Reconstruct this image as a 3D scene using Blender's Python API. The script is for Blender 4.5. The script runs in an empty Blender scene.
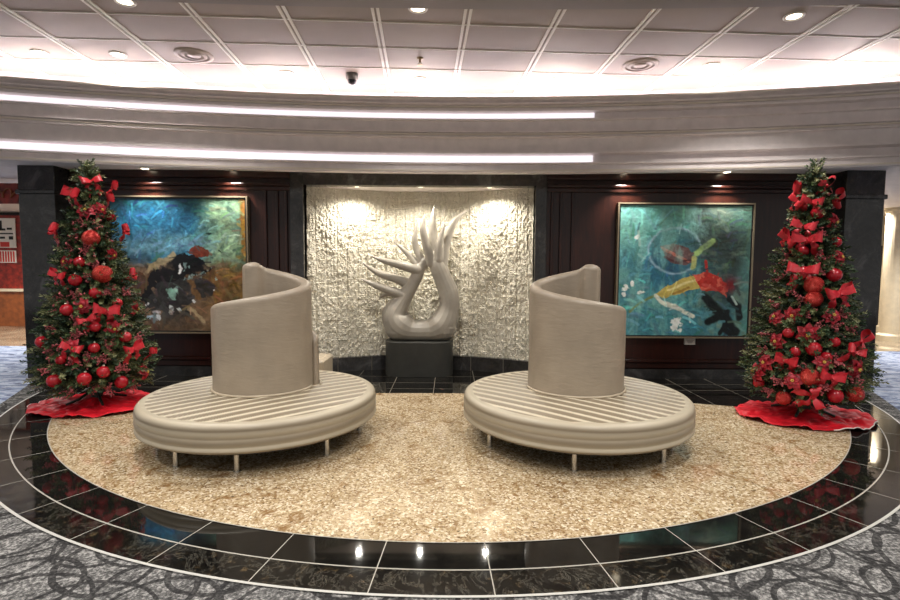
import bpy, bmesh, math, random
import numpy as np
from mathutils import Vector, Matrix, Euler, noise

random.seed(7)
PI = math.pi
SC = bpy.context.scene
COL = SC.collection
F = 510.0
CAMZ = 1.55
PITCH = math.atan(35.0 / F)
ROLL = math.radians(-0.35)

# ------------------------------------------------------------------ camera
cam_d = bpy.data.cameras.new('camera')
cam = bpy.data.objects.new('camera', cam_d)
COL.objects.link(cam)
cam_d.sensor_width = 36.0
cam_d.lens = 36.0 * F / 900.0
cam_d.clip_end = 200
cam.location = (0, 0, CAMZ)
CAMROT = Matrix.Rotation(PI / 2 - PITCH, 3, 'X') @ Matrix.Rotation(-ROLL, 3, 'Z')
cam.rotation_euler = CAMROT.to_euler()
SC.camera = cam


def ray(px, py):
    return CAMROT @ Vector(((px - 450) / F, (300 - py) / F, -1.0))


def at(px, py, Y):
    d = ray(px, py)
    return Vector((0, 0, CAMZ)) + d * (Y / d.y)


def onz(px, py, z):
    d = ray(px, py)
    return Vector((0, 0, CAMZ)) + d * ((z - CAMZ) / d.z)


# ------------------------------------------------------------------ helpers
def tag(o, label, cat, group=None):
    o['label'] = label
    o['category'] = cat
    if group:
        o['group'] = group
    return o


def link(name, me, mats, parent=None, smooth=False, loc=None):
    if not isinstance(mats, (list, tuple)):
        mats = [mats]
    for m in mats:
        me.materials.append(m)
    if smooth:
        for p in me.polygons:
            p.use_smooth = True
    o = bpy.data.objects.new(name, me)
    COL.objects.link(o)
    if parent is not None:
        o.parent = parent
    if loc is not None:
        o.location = loc
    return o


def obj(name, bm, mats, parent=None, smooth=False, loc=None):
    me = bpy.data.meshes.new(name)
    bmesh.ops.recalc_face_normals(bm, faces=bm.faces[:])
    bm.to_mesh(me)
    bm.free()
    return link(name, me, mats, parent, smooth, loc)


def raw(name, vs, fs, mats, parent=None, smooth=False, loc=None):
    me = bpy.data.meshes.new(name)
    me.from_pydata([tuple(v) for v in vs], [], fs)
    me.update()
    return link(name, me, mats, parent, smooth, loc)


def struct(o):
    o['kind'] = 'structure'
    return o


def empty(name, loc=(0, 0, 0), rz=0.0):
    o = bpy.data.objects.new(name, None)
    COL.objects.link(o)
    o.location = loc
    o.rotation_euler = (0, 0, rz)
    o.empty_display_size = 0.1
    return o


def box(bm, x0, x1, y0, y1, z0, z1, bevel=0.0):
    vs = [bm.verts.new((x, y, z)) for x in (x0, x1) for y in (y0, y1) for z in (z0, z1)]
    idx = [(0, 1, 3, 2), (4, 6, 7, 5), (0, 4, 5, 1), (2, 3, 7, 6), (0, 2, 6, 4), (1, 5, 7, 3)]
    fs = [bm.faces.new([vs[i] for i in f]) for f in idx]
    if bevel > 0:
        es = list({e for f in fs for e in f.edges})
        bmesh.ops.bevel(bm, geom=es, offset=bevel, segments=2, affect='EDGES', profile=0.5)
    return fs


def boxo(name, b, mat, parent=None, bevel=0.0, loc=None):
    bm = bmesh.new()
    box(bm, *b, bevel=bevel)
    return obj(name, bm, mat, parent, loc=loc)


def lathe(bm, prof, n=32, c=(0, 0, 0), close=True):
    """prof: list of (r, z)."""
    rings = []
    for r, z in prof:
        if r < 1e-5:
            rings.append([bm.verts.new((c[0], c[1], c[2] + z))])
        else:
            rings.append([bm.verts.new((c[0] + r * math.cos(2 * PI * i / n), c[1] + r * math.sin(2 * PI * i / n), c[2] + z)) for i in range(n)])
    for a, b in zip(rings, rings[1:]):
        for i in range(n):
            j = (i + 1) % n
            if len(a) == 1 and len(b) == 1:
                continue
            if len(a) == 1:
                bm.faces.new((a[0], b[i], b[j]))
            elif len(b) == 1:
                bm.faces.new((a[i], b[0], a[j]))
            else:
                bm.faces.new((a[i], b[i], b[j], a[j]))


def tube(bm, pts, rads, n=10, cap=True):
    """sweep circles along pts."""
    pts = [Vector(p) for p in pts]
    rings = []
    up = Vector((0, 1, 0.01))
    for i, p in enumerate(pts):
        a = pts[max(i - 1, 0)]
        b = pts[min(i + 1, len(pts) - 1)]
        t = (b - a).normalized()
        if abs(t.dot(up)) > 0.98:
            u = t.orthogonal().normalized()
        else:
            u = (up - t * up.dot(t)).normalized()
        v = t.cross(u)
        rings.append([bm.verts.new(p + (u * math.cos(2 * PI * k / n) + v * math.sin(2 * PI * k / n)) * rads[i]) for k in range(n)])
    for a, b in zip(rings, rings[1:]):
        for k in range(n):
            bm.faces.new((a[k], a[(k + 1) % n], b[(k + 1) % n], b[k]))
    if cap:
        bm.faces.new(rings[0][::-1])
        bm.faces.new(rings[-1])


def spline(pts, m):
    """Catmull-Rom resample of n-d points."""
    P = [np.array(p, float) for p in pts]
    P = [2 * P[0] - P[1]] + P + [2 * P[-1] - P[-2]]
    out = []
    for i in range(1, len(P) - 2):
        for k in range(m):
            t = k / m
            a, b, c, d = P[i - 1], P[i], P[i + 1], P[i + 2]
            out.append(0.5 * (2 * b + (c - a) * t + (2 * a - 5 * b + 4 * c - d) * t * t + (3 * b - a - 3 * c + d) * t ** 3))
    out.append(P[-2])
    return out


# ------------------------------------------------------------------ materials
def lin(c):
    return tuple(((x / 255) / 12.92 if x / 255 <= 0.04045 else ((x / 255 + 0.055) / 1.055) ** 2.4) for x in c) + (1.0,)


class NT:
    def __init__(s, name):
        s.m = bpy.data.materials.new(name)
        s.m.use_nodes = True
        s.t = s.m.node_tree
        s.b = s.t.nodes['Principled BSDF']

    def n(s, typ, **kw):
        nd = s.t.nodes.new(typ)
        for k, v in kw.items():
            if k in nd.inputs:
                nd.inputs[k].default_value = v
            else:
                setattr(nd, k, v)
        return nd

    def l(s, a, b):
        s.t.links.new(a, b)

    def set(s, **kw):
        for k, v in kw.items():
            s.b.inputs[k.replace('_', ' ')].default_value = v
        return s

    def coord(s, scale=(1, 1, 1), which='Object'):
        tc = s.n('ShaderNodeTexCoord')
        mp = s.n('ShaderNodeMapping')
        mp.inputs['Scale'].default_value = scale
        s.l(tc.outputs[which], mp.inputs['Vector'])
        return mp.outputs[0]

    def noise(s, vec, scale, detail=4, rough=0.55, dist=0.0):
        nd = s.n('ShaderNodeTexNoise')
        nd.inputs['Scale'].default_value = scale
        nd.inputs['Detail'].default_value = detail
        nd.inputs['Roughness'].default_value = rough
        nd.inputs['Distortion'].default_value = dist
        s.l(vec, nd.inputs['Vector'])
        return nd.outputs['Fac']

    def ramp(s, fac, stops, interp='LINEAR'):
        nd = s.n('ShaderNodeValToRGB')
        nd.color_ramp.interpolation = interp
        el = nd.color_ramp.elements
        while len(el) < len(stops):
            el.new(0.5)
        for e, (p, c) in zip(el, stops):
            e.position = p
            e.color = c if len(c) == 4 else lin(c)
        s.l(fac, nd.inputs['Fac'])
        return nd.outputs['Color']

    def mix(s, fac, a, b, mode='MIX'):
        nd = s.n('ShaderNodeMix', data_type='RGBA', blend_type=mode)
        for val, i in ((fac, 0), (a, 6), (b, 7)):
            if isinstance(val, (int, float)):
                nd.inputs[i].default_value = val
            elif isinstance(val, tuple):
                nd.inputs[i].default_value = val
            else:
                s.l(val, nd.inputs[i])
        return nd.outputs[2]

    def math(s, op, a, b=None):
        nd = s.n('ShaderNodeMath', operation=op)
        for i, v in enumerate((a, b)):
            if v is None:
                continue
            if isinstance(v, (int, float)):
                nd.inputs[i].default_value = v
            else:
                s.l(v, nd.inputs[i])
        return nd.outputs[0]

    def bump(s, h, strength=0.3, dist=0.01):
        nd = s.n('ShaderNodeBump')
        nd.inputs['Strength'].default_value = strength
        nd.inputs['Distance'].default_value = dist
        s.l(h, nd.inputs['Height'])
        s.l(nd.outputs[0], s.b.inputs['Normal'])

    def base(s, c):
        s.l(c, s.b.inputs['Base Color'])


def plain(name, c, rough=0.5, metal=0.0, spec=0.5, var=0.0, scale=8.0):
    t = NT(name)
    t.set(Roughness=rough, Metallic=metal)
    t.b.inputs['Specular IOR Level'].default_value = spec
    if var > 0:
        v = t.coord()
        f = t.noise(v, scale)
        lo = tuple(x * (1 - var) for x in c)
        hi = tuple(min(255, x * (1 + var)) for x in c)
        t.base(t.ramp(f, [(0.3, lo), (0.7, hi)]))
    else:
        t.b.inputs['Base Color'].default_value = lin(c)
    return t.m


def emit(name, c, strength):
    t = NT(name)
    t.set(Roughness=0.5)
    t.b.inputs['Base Color'].default_value = lin(c)
    t.b.inputs['Emission Color'].default_value = lin(c)
    t.b.inputs['Emission Strength'].default_value = strength
    return t.m


M = {}


def mat_granite():
    t = NT('tan_granite')
    v = t.coord()
    big = t.noise(v, 2.2, 4, 0.6, 0.4)
    base = t.ramp(big, [(0.3, (138, 114, 82)), (0.5, (170, 148, 114)), (0.72, (196, 178, 148))])
    vo = t.n('ShaderNodeTexVoronoi')
    vo.inputs['Scale'].default_value = 75
    t.l(v, vo.inputs['Vector'])
    sep = t.n('ShaderNodeSeparateColor')
    t.l(vo.outputs['Color'], sep.inputs[0])
    spk = t.ramp(sep.outputs[0], [(0.0, (84, 58, 34)), (0.14, (118, 84, 48)), (0.17, (160, 138, 104)), (0.6, (180, 160, 126)), (0.85, (220, 206, 182)), (1.0, (250, 240, 216))])
    c = t.mix(0.62, base, spk)
    vein = t.noise(v, 5.5, 8, 0.75, 1.2)
    mask = t.ramp(vein, [(0.36, (255, 255, 255)), (0.47, (0, 0, 0))])
    c = t.mix(mask, c, lin((128, 96, 58)))
    f2 = t.noise(v, 42, 3, 0.6)
    mask2 = t.ramp(f2, [(0.3, (255, 255, 255)), (0.4, (0, 0, 0))])
    c = t.mix(mask2, c, lin((70, 48, 30)))
    t.base(c)
    t.set(Roughness=0.06)
    t.b.inputs['IOR'].default_value = 1.7
    return t.m


def mat_marble(name, fleck=1.0, rough=0.05, lift=0):
    t = NT(name)
    v = t.coord()
    n1 = t.noise(v, 3.0, 8, 0.7, 0.8)
    base = t.ramp(n1, [(0.3, (9 + lift, 8 + lift, 8 + lift)), (0.55, (20 + 1.6 * lift, 19 + 1.6 * lift, 17 + 1.7 * lift)), (0.72, (34 + 3 * lift, 32 + 3 * lift, 27 + 3.2 * lift))])
    n2 = t.noise(v, 17.0, 6, 0.75, 0.3)
    m2 = t.ramp(n2, [(0.56, (0, 0, 0)), (0.74, (255, 255, 255))])
    c = t.mix(t.math('MULTIPLY', m2, 0.55 * fleck), base, lin((96, 80, 56)))
    n3 = t.noise(v, 4.5, 9, 0.75, 0.7)
    m3 = t.ramp(n3, [(0.485, (0, 0, 0)), (0.5, (255, 255, 255)), (0.515, (0, 0, 0))])
    c = t.mix(t.math('MULTIPLY', m3, 0.22 * fleck), c, lin((120, 116, 104)))
    t.base(c)
    t.set(Roughness=rough)
    return t.m


def mat_carpet():
    t = NT('grey_circle_carpet')
    v = t.coord()
    n = t.noise(v, 55, 4, 0.75)
    n2 = t.noise(v, 9, 3, 0.6)
    base = t.ramp(t.math('ADD', t.math('MULTIPLY', n, 0.75), t.math('MULTIPLY', n2, 0.25)), [(0.38, (48, 47, 47)), (0.5, (92, 91, 90)), (0.62, (162, 160, 157))])
    rings = None
    warp = t.n('ShaderNodeTexNoise')
    warp.inputs['Scale'].default_value = 1.3
    t.l(v, warp.inputs['Vector'])
    wv = t.n('ShaderNodeVectorMath', operation='SCALE')
    wv.inputs['Scale'].default_value = 0.22
    t.l(warp.outputs['Color'], wv.inputs[0])
    ad = t.n('ShaderNodeVectorMath', operation='ADD')
    t.l(v, ad.inputs[0])
    t.l(wv.outputs[0], ad.inputs[1])
    sep = t.n('ShaderNodeSeparateXYZ')
    t.l(ad.outputs[0], sep.inputs[0])
    for (cell, ox, oy, r, w) in ((0.62, 0.0, 0.0, 0.27, 0.016), (0.62, 0.31, 0.24, 0.25, 0.014), (0.62, 0.17, 0.40, 0.28, 0.012), (0.83, 0.5, 0.1, 0.36, 0.011)):
        dx = t.math('PINGPONG', t.math('ADD', sep.outputs[0], 50 + ox), cell / 2)
        dy = t.math('PINGPONG', t.math('ADD', sep.outputs[1], 50 + oy), cell / 2)
        dist = t.math('SQRT', t.math('ADD', t.math('MULTIPLY', dx, dx), t.math('MULTIPLY', dy, dy)))
        m = t.math('LESS_THAN', t.math('ABSOLUTE', t.math('SUBTRACT', dist, r)), w)
        rings = m if rings is None else t.math('MAXIMUM', rings, m)
    c = t.mix(t.math('MULTIPLY', rings, 0.78), base, lin((28, 27, 28)))
    t.base(c)
    t.set(Roughness=0.95)
    t.b.inputs['Specular IOR Level'].default_value = 0.1
    t.bump(n, 0.4, 0.006)
    return t.m


def mat_blue_carpet():
    t = NT('blue_wave_carpet')
    v = t.coord((1.0, 3.0, 1))
    n = t.noise(v, 2.6, 6, 0.7, 1.2)
    t.base(t.ramp(n, [(0.36, (58, 66, 92)), (0.47, (112, 126, 158)), (0.55, (176, 186, 204)), (0.66, (120, 128, 152))]))
    t.set(Roughness=0.85)
    return t.m


def mat_fabric(name, c):
    t = NT(name)
    v = t.coord()
    n = t.noise(v, 3.0, 5, 0.6)
    lo = tuple(x * 0.93 for x in c)
    hi = tuple(min(255, x * 1.05) for x in c)
    t.base(t.ramp(n, [(0.3, lo), (0.7, hi)]))
    t.set(Roughness=0.42)
    t.b.inputs['Specular IOR Level'].default_value = 0.45
    w = t.noise(t.coord((1, 1, 4)), 9.0, 3, 0.5, 0.6)
    t.bump(w, 0.18, 0.02)
    return t.m


def mat_wood():
    t = NT('dark_mahogany')
    v = t.coord((3, 3, 0.35))
    n = t.noise(v, 6, 6, 0.65, 0.6)
    t.base(t.ramp(n, [(0.3, (28, 11, 7)), (0.55, (44, 18, 11)), (0.75, (60, 27, 16))]))
    t.set(Roughness=0.28)
    return t.m


def mat_stone():
    t = NT('cream_split_stone')
    v = t.coord()
    n = t.noise(v, 14, 5, 0.7)
    t.base(t.ramp(n, [(0.3, (212, 205, 186)), (0.55, (232, 226, 210)), (0.8, (244, 240, 228))]))
    t.set(Roughness=0.85)
    vo = t.n('ShaderNodeTexVoronoi')
    vo.inputs['Scale'].default_value = 30
    t.l(t.coord((1, 1, 0.6)), vo.inputs['Vector'])
    t.bump(t.math('ADD', vo.outputs['Distance'], t.noise(v, 45, 5, 0.7)), 0.7, 0.014)
    return t.m


def mat_attr(name, rough, spec=0.5, bump=0.0):
    t = NT(name)
    a = t.n('ShaderNodeAttribute', attribute_name='Col')
    t.l(a.outputs['Color'], t.b.inputs['Base Color'])
    t.set(Roughness=rough)
    t.b.inputs['Specular IOR Level'].default_value = spec
    if bump:
        t.bump(t.noise(t.coord(), 30, 4, 0.6), bump, 0.01)
    return t.m


def mat_glitter():
    t = NT('red_glitter')
    v = t.coord()
    vo = t.n('ShaderNodeTexVoronoi')
    vo.inputs['Scale'].default_value = 130
    t.l(v, vo.inputs['Vector'])
    sep = t.n('ShaderNodeSeparateColor')
    t.l(vo.outputs['Color'], sep.inputs[0])
    t.base(t.ramp(sep.outputs[0], [(0.0, (140, 12, 16)), (0.5, (200, 34, 36)), (0.85, (226, 70, 62)), (1.0, (250, 150, 120))]))
    t.set(Roughness=0.35, Metallic=0.35)
    t.bump(sep.outputs[0], 0.6, 0.004)
    return t.m


M['granite'] = mat_granite()
M['marble'] = mat_marble('black_marble', 0.12, 0.04)
M['marble_fleck'] = mat_marble('flecked_brown_marble', 1.5, 0.07)
M['marble_pillar'] = mat_marble('dark_pillar_marble', 0.8, 0.1, 22)
M['carpet'] = mat_carpet()
M['blue_carpet'] = mat_blue_carpet()
M['fabric'] = mat_fabric('taupe_satin_upholstery', (178, 164, 142))
M['back_fabric'] = mat_fabric('taupe_back_upholstery', (152, 139, 122))
M['wood'] = mat_wood()
M['stone'] = mat_stone()
M['grout'] = plain('pale_grout', (150, 146, 136), 0.5)
M['dim_grout'] = plain('dim_grout', (104, 98, 86), 0.5)
M['white_metal'] = plain('pale_metal_inlay', (176, 174, 168), 0.4)
M['chrome'] = plain('brushed_steel', (200, 198, 192), 0.22, 1.0)
M['tile'] = plain('taupe_ceiling_panel', (152, 138, 126), 0.55, var=0.05, scale=1.2)
M['tile_plain'] = plain('taupe_vent_metal', (176, 160, 146), 0.45)
M['tee'] = plain('white_ceiling_strip', (232, 226, 216), 0.45)
M['cornice'] = plain('painted_cornice', (230, 221, 219), 0.6, var=0.03)
M['cornice_line'] = plain('cornice_bead', (226, 216, 202), 0.35)
M['bulkhead'] = plain('grey_bulkhead', (138, 130, 124), 0.5)
M['sculpt'] = plain('pale_sculpture_plaster', (164, 157, 145), 0.34, var=0.06, scale=5)
M['pedestal'] = plain('charcoal_pedestal', (50, 50, 46), 0.45, var=0.08)
M['gold'] = plain('pale_gilt_frame', (150, 136, 112), 0.4, 0.5)
M['black_frame'] = plain('black_frame', (22, 18, 16), 0.4)
M['foliage'] = mat_attr('tree_needles', 0.55, 0.3)
M['bark'] = plain('brown_trunk', (60, 42, 28), 0.8, var=0.2)
M['stand'] = plain('dark_green_stand', (20, 34, 24), 0.5)
M['red_gloss'] = plain('red_gloss_bauble', (168, 26, 38), 0.22)
M['red_glitter'] = mat_glitter()
M['ribbon'] = plain('red_ribbon', (186, 34, 46), 0.42, var=0.1, scale=14)
M['petal'] = plain('crimson_petal', (156, 24, 40), 0.5, var=0.2, scale=25)
M['pollen'] = plain('golden_flower_heart', (196, 160, 70), 0.5)
M['berry'] = plain('frosted_berry', (170, 84, 88), 0.45, var=0.3, scale=60)
M['twig'] = plain('brown_twig', (92, 66, 50), 0.7)
M['skirt'] = plain('red_velvet', (202, 16, 34), 0.55, var=0.12, scale=5)
M['piping'] = plain('white_piping', (226, 210, 204), 0.6)
M['cap'] = plain('silver_cap', (190, 180, 160), 0.3, 0.9)
M['seat_fabric'] = mat_attr('shade_striped_upholstery', 0.4, 0.45)  # vertex colours carry painted channel shade
M['painting'] = mat_attr('oil_paint', 0.32, 0.4, 0.35)
M['lamp_on'] = emit('lamp_glow', (255, 238, 206), 8.0)
M['led_cove'] = emit('cove_led', (248, 243, 255), 13.0)
M['led_strip'] = emit('lavender_led', (240, 234, 241), 0.66)
M['white_trim'] = plain('white_lamp_trim', (226, 220, 212), 0.4)
M['camera_grey'] = plain('camera_housing', (120, 116, 112), 0.4)
M['black_glass'] = plain('black_dome', (6, 6, 8), 0.05)
M['brass'] = plain('sprinkler_metal', (120, 100, 70), 0.3, 1.0)
M['cream'] = plain('cream_plaster', (214, 200, 172), 0.5, var=0.04)
M['hall_floor'] = plain('polished_hall_floor', (150, 134, 112), 0.08, var=0.25, scale=2)
M['dark'] = plain('shop_dark', (26, 20, 18), 0.4)
M['shop_red'] = plain('shop_maroon', (120, 34, 24), 0.5, var=0.4, scale=9)
M['paper'] = plain('poster_paper', (226, 222, 214), 0.6)
M['ink'] = plain('poster_ink', (20, 18, 18), 0.6)
M['poster_red'] = plain('poster_red', (196, 52, 44), 0.6)
M['plaque'] = plain('plaque_card', (206, 200, 190), 0.4)
M['wood_light'] = plain('shop_wood', (140, 78, 40), 0.4, var=0.15)

# ------------------------------------------------------------------ floor
CY = 7.37
RG, RM, RO = 4.62, 4.877, 5.085


def poly(name, pts, z0, z1, mat):
    bm = bmesh.new()
    a = [bm.verts.new((x, y, z1)) for x, y in pts]
    b = [bm.verts.new((x, y, z0)) for x, y in pts]
    bm.faces.new(a)
    n = len(pts)
    for i in range(n):
        bm.faces.new((a[i], b[i], b[(i + 1) % n], a[(i + 1) % n]))
    o = obj(name, bm, mat)
    return struct(o)


poly('floor', [(-16, -3), (16, -3), (16, 7), (-16, 7)], -0.06, -0.004, M['carpet'])
# blue carpet in the side aisles
poly('floor_aisle_west', [(-16, 4.6), (-4.5, 4.6), (-5.5, 6.7), (-5.5, 9.4), (-16, 9.4)], -0.05, -0.002, M['blue_carpet'])
poly('floor_aisle_east', [(16, 4.6), (4.5, 4.6), (5.5, 6.7), (5.5, 9.4), (16, 9.4)], -0.05, -0.002, M['blue_carpet'])
poly('floor_hall_west', [(-16, 9.4), (-5.0, 9.4), (-5.0, 14), (-16, 14)], -0.05, -0.001, M['hall_floor'])
poly('floor_hall_east', [(16, 9.4), (5.0, 9.4), (5.0, 14), (16, 14)], -0.05, -0.001, M['hall_floor'])


def arc(R, a0, a1, n, cx=0.0, cy=CY):
    return [(cx + R * math.cos(math.radians(a0 + (a1 - a0) * i / n)), cy + R * math.sin(math.radians(a0 + (a1 - a0) * i / n))) for i in range(n + 1)]


# marble field: outer circle front, running back to the pillars and the niche
pts = arc(RO, 180 + 12, 360 - 12, 120) + [(5.62, 6.75), (5.62, 8.3), (-5.62, 8.3), (-5.62, 6.75)]
poly('floor_marble', pts, -0.05, 0.0, M['marble'])

# granite medallion: front circle cut by a shallow back arc
back_R, back_c = 11.4, (-0.2, 6.08 - 11.4)
front = []
for i in range(241):
    a = math.radians(190 + (350 - 190) * i / 240)
    x, y = RG * math.cos(a), CY + RG * math.sin(a)
    if math.hypot(x - back_c[0], y - back_c[1]) <= back_R:
        front.append((x, y))
xa, xb = front[-1][0], front[0][0]
bk = []
for i in range(1, 60):
    x = xa + (xb - xa) * i / 60
    bk.append((x, back_c[1] + math.sqrt(back_R ** 2 - (x - back_c[0]) ** 2)))
poly('floor_granite', front + bk, -0.02, 0.002, M['granite'])


def ring_strip(name, R, w, z, mat, a0, a1, n=160):
    bm = bmesh.new()
    prev = None
    for i in range(n + 1):
        a = math.radians(a0 + (a1 - a0) * i / n)
        q = [bm.verts.new(((R + d) * math.cos(a), CY + (R + d) * math.sin(a), z)) for d in (-w / 2, w / 2)]
        if prev:
            bm.faces.new((prev[0], prev[1], q[1], q[0]))
        prev = q
    return struct(obj(name, bm, mat))


ring_strip('floor_border', (RM + RO) / 2, RO - RM, 0.001, M['marble_fleck'], 190, 350)
ring_strip('trim_outer_inlay', RO, 0.017, 0.003, M['white_metal'], 190, 350)
ring_strip('trim_middle_inlay', RM, 0.010, 0.003, M['grout'], 174, 366)
ring_strip('trim_inner_inlay', RG, 0.008, 0.0035, M['grout'], 190, 350)
bm = bmesh.new()
for k in range(-14, 14):
    a = math.radians(-90 + 2.5 + 6.8 * k)
    if abs(2.5 + 6.8 * k) > 84:
        continue
    d = Vector((math.cos(a), math.sin(a), 0))
    s = Vector((-d.y, d.x, 0)) * 0.003
    c = Vector((0, CY, 0.0025))
    q = [c + d * RG - s, c + d * RG + s, c + d * RO + s, c + d * RO - s]
    bm.faces.new([bm.verts.new(v) for v in q])
struct(obj('trim_ring_grout', bm, M['grout']))
# grout of the square marble tiles behind the medallion
bm = bmesh.new()
for y in (6.30, 6.62, 7.0):
    bm.faces.new([bm.verts.new(v) for v in ((-5.5, y, .0012), (5.5, y, .0012), (5.5, y + .008, .0012), (-5.5, y + .008, .0012))])
for k in range(-10, 11):
    x = -0.2 + 0.53 * k
    y0 = back_c[1] + math.sqrt(max(0, back_R ** 2 - (x - back_c[0]) ** 2))
    bm.faces.new([bm.verts.new(v) for v in ((x, y0, .0012), (x + .008, y0, .0012), (x + .008, 7.6, .0012), (x, 7.6, .0012))])
struct(obj('trim_tile_grout', bm, M['dim_grout']))
# faint joints in the granite slabs
bm = bmesh.new()
gj = plain('granite_joint', (150, 122, 84), 0.3)
for k in range(-6, 7):
    a = math.radians(-90 + 13.6 * k + 2.5)
    d = Vector((math.cos(a), math.sin(a), 0))
    s = Vector((-d.y, d.x, 0)) * 0.0028
    c = Vector((0, CY, 0.0032))
    r0 = 2.6
    q = [c + d * r0 - s, c + d * r0 + s, c + d * RG + s, c + d * RG - s]
    if all(math.hypot(v.x - back_c[0], v.y - back_c[1]) < back_R for v in q):
        bm.faces.new([bm.verts.new(v) for v in q])
struct(obj('trim_granite_joint', bm, gj))

# ------------------------------------------------------------------ back wall, niche and pillars
WY = 7.0
NX0, NX1 = at(305, 270, WY).x, at(534, 270, WY).x
FX0, FX1 = at(292, 270, WY).x, at(545, 270, WY).x
NTOP = at(420, 186, WY).z
ZS = 2.80   # soffit
PXL0, PXL1 = -5.60, -5.13
PXR0, PXR1 = 5.12, 5.62

struct(boxo('wall_back', (PXL1, FX0, WY, WY + 0.2, 0, ZS + 0.3), M['wood']))
struct(boxo('wall_back_east', (FX1, PXR0, WY, WY + 0.2, 0, ZS + 0.3), M['wood']))
# marble frame round the niche
struct(boxo('trim_1', (FX0, NX0, WY - 0.05, WY + 0.25, 0, ZS + 0.1), M['marble_pillar'], bevel=0.006))
struct(boxo('trim_2', (NX1, FX1, WY - 0.05, WY + 0.25, 0, ZS + 0.1), M['marble_pillar'], bevel=0.006))
struct(boxo('trim_3', (NX0, NX1, WY - 0.05, WY + 0.12, NTOP, ZS + 0.1), M['marble_pillar'], bevel=0.006))
# wood mouldings
for i, (x0, x1) in enumerate(((PXL1, FX0 - 0.001), (FX1 + 0.001, PXR0))):
    bm = bmesh.new()
    z = at(200, 188, WY).z
    box(bm, x0, x1, WY - 0.05, WY, z + 0.03, z + 0.07, 0.012)
    box(bm, x0, x1, WY - 0.03, WY, z - 0.03, z + 0.03, 0.012)
    box(bm, x0, x1, WY - 0.07, WY, ZS - 0.10, ZS + 0.1, 0.02)
    struct(obj('trim_%d' % (4 + 3 * i), bm, M['wood']))
    bm = bmesh.new()
    box(bm, x0, x1, WY - 0.05, WY, 0.22, 0.27, 0.012)
    box(bm, x0, x1, WY - 0.03, WY, 0.14, 0.22, 0.01)
    struct(obj('trim_%d' % (5 + 3 * i), bm, M['wood']))
    struct(boxo('baseboard_%s' % ('west', 'east')[i], (x0, x1, WY - 0.04, WY, 0, 0.13), M['marble_pillar']))
    bm = bmesh.new()
    xs = (x1 - 0.36, x1 - 0.20, x1 - 0.08) if i == 0 else (x0 + 0.06, x0 + 0.18, x0 + 0.34)
    for x in xs:
        box(bm, x, x + 0.035, WY - 0.03, WY, 0.27, z - 0.03, 0.01)
    struct(obj('trim_%d' % (6 + 3 * i), bm, M['wood']))

# pillars
for i, (x0, x1) in enumerate(((PXL0, PXL1), (PXR0, PXR1))):
    p = boxo('pillar', (x0, x1, 6.68, 7.4, 0, ZS + 0.1), M['marble_pillar'], bevel=0.008)
    struct(p)
    zc = at(35, 193, 6.68).z
    struct(boxo('trim_%d' % (10 + i), (x0 - 0.02, x1 + 0.02, 6.65, 7.42, zc - 0.015, zc + 0.045), M['marble_pillar'], bevel=0.012))
    struct(boxo('trim_%d' % (12 + i), (x0 - 0.012, x1 + 0.012, 6.66, 7.41, 0.0, 0.02), M['grout'], bevel=0.004))

# stone niche (concave)
def niche_y(x):
    c = (NX0 + NX1) / 2
    h = (NX1 - NX0) / 2
    return WY + 0.12 + 0.50 * (1 - ((x - c) / h) ** 2)


nx, nz = 500, 340
zb = 0.20
vs = []
for j in range(nz + 1):
    z = zb + (NTOP + 0.01 - zb) * j / nz
    for i in range(nx + 1):
        x = NX0 + (NX1 - NX0) * i / nx
        col = math.floor(x / 0.135)
        rnd = noise.cell(Vector((col * 1.7, 3.1, 0)))
        seg = math.floor(z / 0.32 + rnd * 3)
        h = 0.010 * noise.cell(Vector((col * 1.3, seg * 1.7, 5)))
        h += 0.008 * noise.noise(Vector((x * 9, z * 4.0, 1.0))) + 0.016 * noise.noise(Vector((x * 30, z * 17, 4.0))) + 0.020 * abs(noise.noise(Vector((x * 46, z * 34, 9.0)))) + 0.010 * noise.noise(Vector((x * 90, z * 60, 2.0)))
        fx = (x / 0.135) % 1.0
        if fx < 0.07 or fx > 0.93:
            h -= 0.010
        vs.append((x, niche_y(x) - 1.4 * h, z))
fs = []
for j in range(nz):
    for i in range(nx):
        a = j * (nx + 1) + i
        fs.append((a, a + 1, a + nx + 2, a + nx + 1))
struct(raw('wall_niche', vs, fs, M['stone']))
# niche side reveals and curved base
bm = bmesh.new()
box(bm, NX0 - 0.02, NX0, WY, WY + 0.2, 0, NTOP)
box(bm, NX1, NX1 + 0.02, WY, WY + 0.2, 0, NTOP)
struct(obj('trim_14', bm, M['stone']))
bm = bmesh.new()
prev = None
for i in range(41):
    x = NX0 + (NX1 - NX0) * i / 40
    y = niche_y(x)
    q = [bm.verts.new(v) for v in ((x, y - 0.09, 0), (x, y - 0.09, 0.205), (x, y + 0.1, 0.205))]
    if prev:
        bm.faces.new((prev[0], q[0], q[1], prev[1]))
        bm.faces.new((prev[1], q[1], q[2], prev[2]))
    prev = q
struct(obj('baseboard_niche', bm, M['marble_pillar']))
bm = bmesh.new()
for k in (5, 11, 30, 36):
    x = NX0 + (NX1 - NX0) * k / 41
    y = niche_y(x) - 0.093
    box(bm, x, x + 0.008, y - 0.006, y + 0.01, 0, 0.205)
struct(obj('trim_15', bm, M['dim_grout']))

# soffit behind the cornice
RC = 20.0
YC = 6.30
def ringpt(d, x):
    """point of the cornice circle (front radius RC, offset d back) at lateral angle from x."""
    a = math.asin(x / RC)
    R = RC + d
    return (R * math.sin(a), YC - RC + R * math.cos(a))


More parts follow.
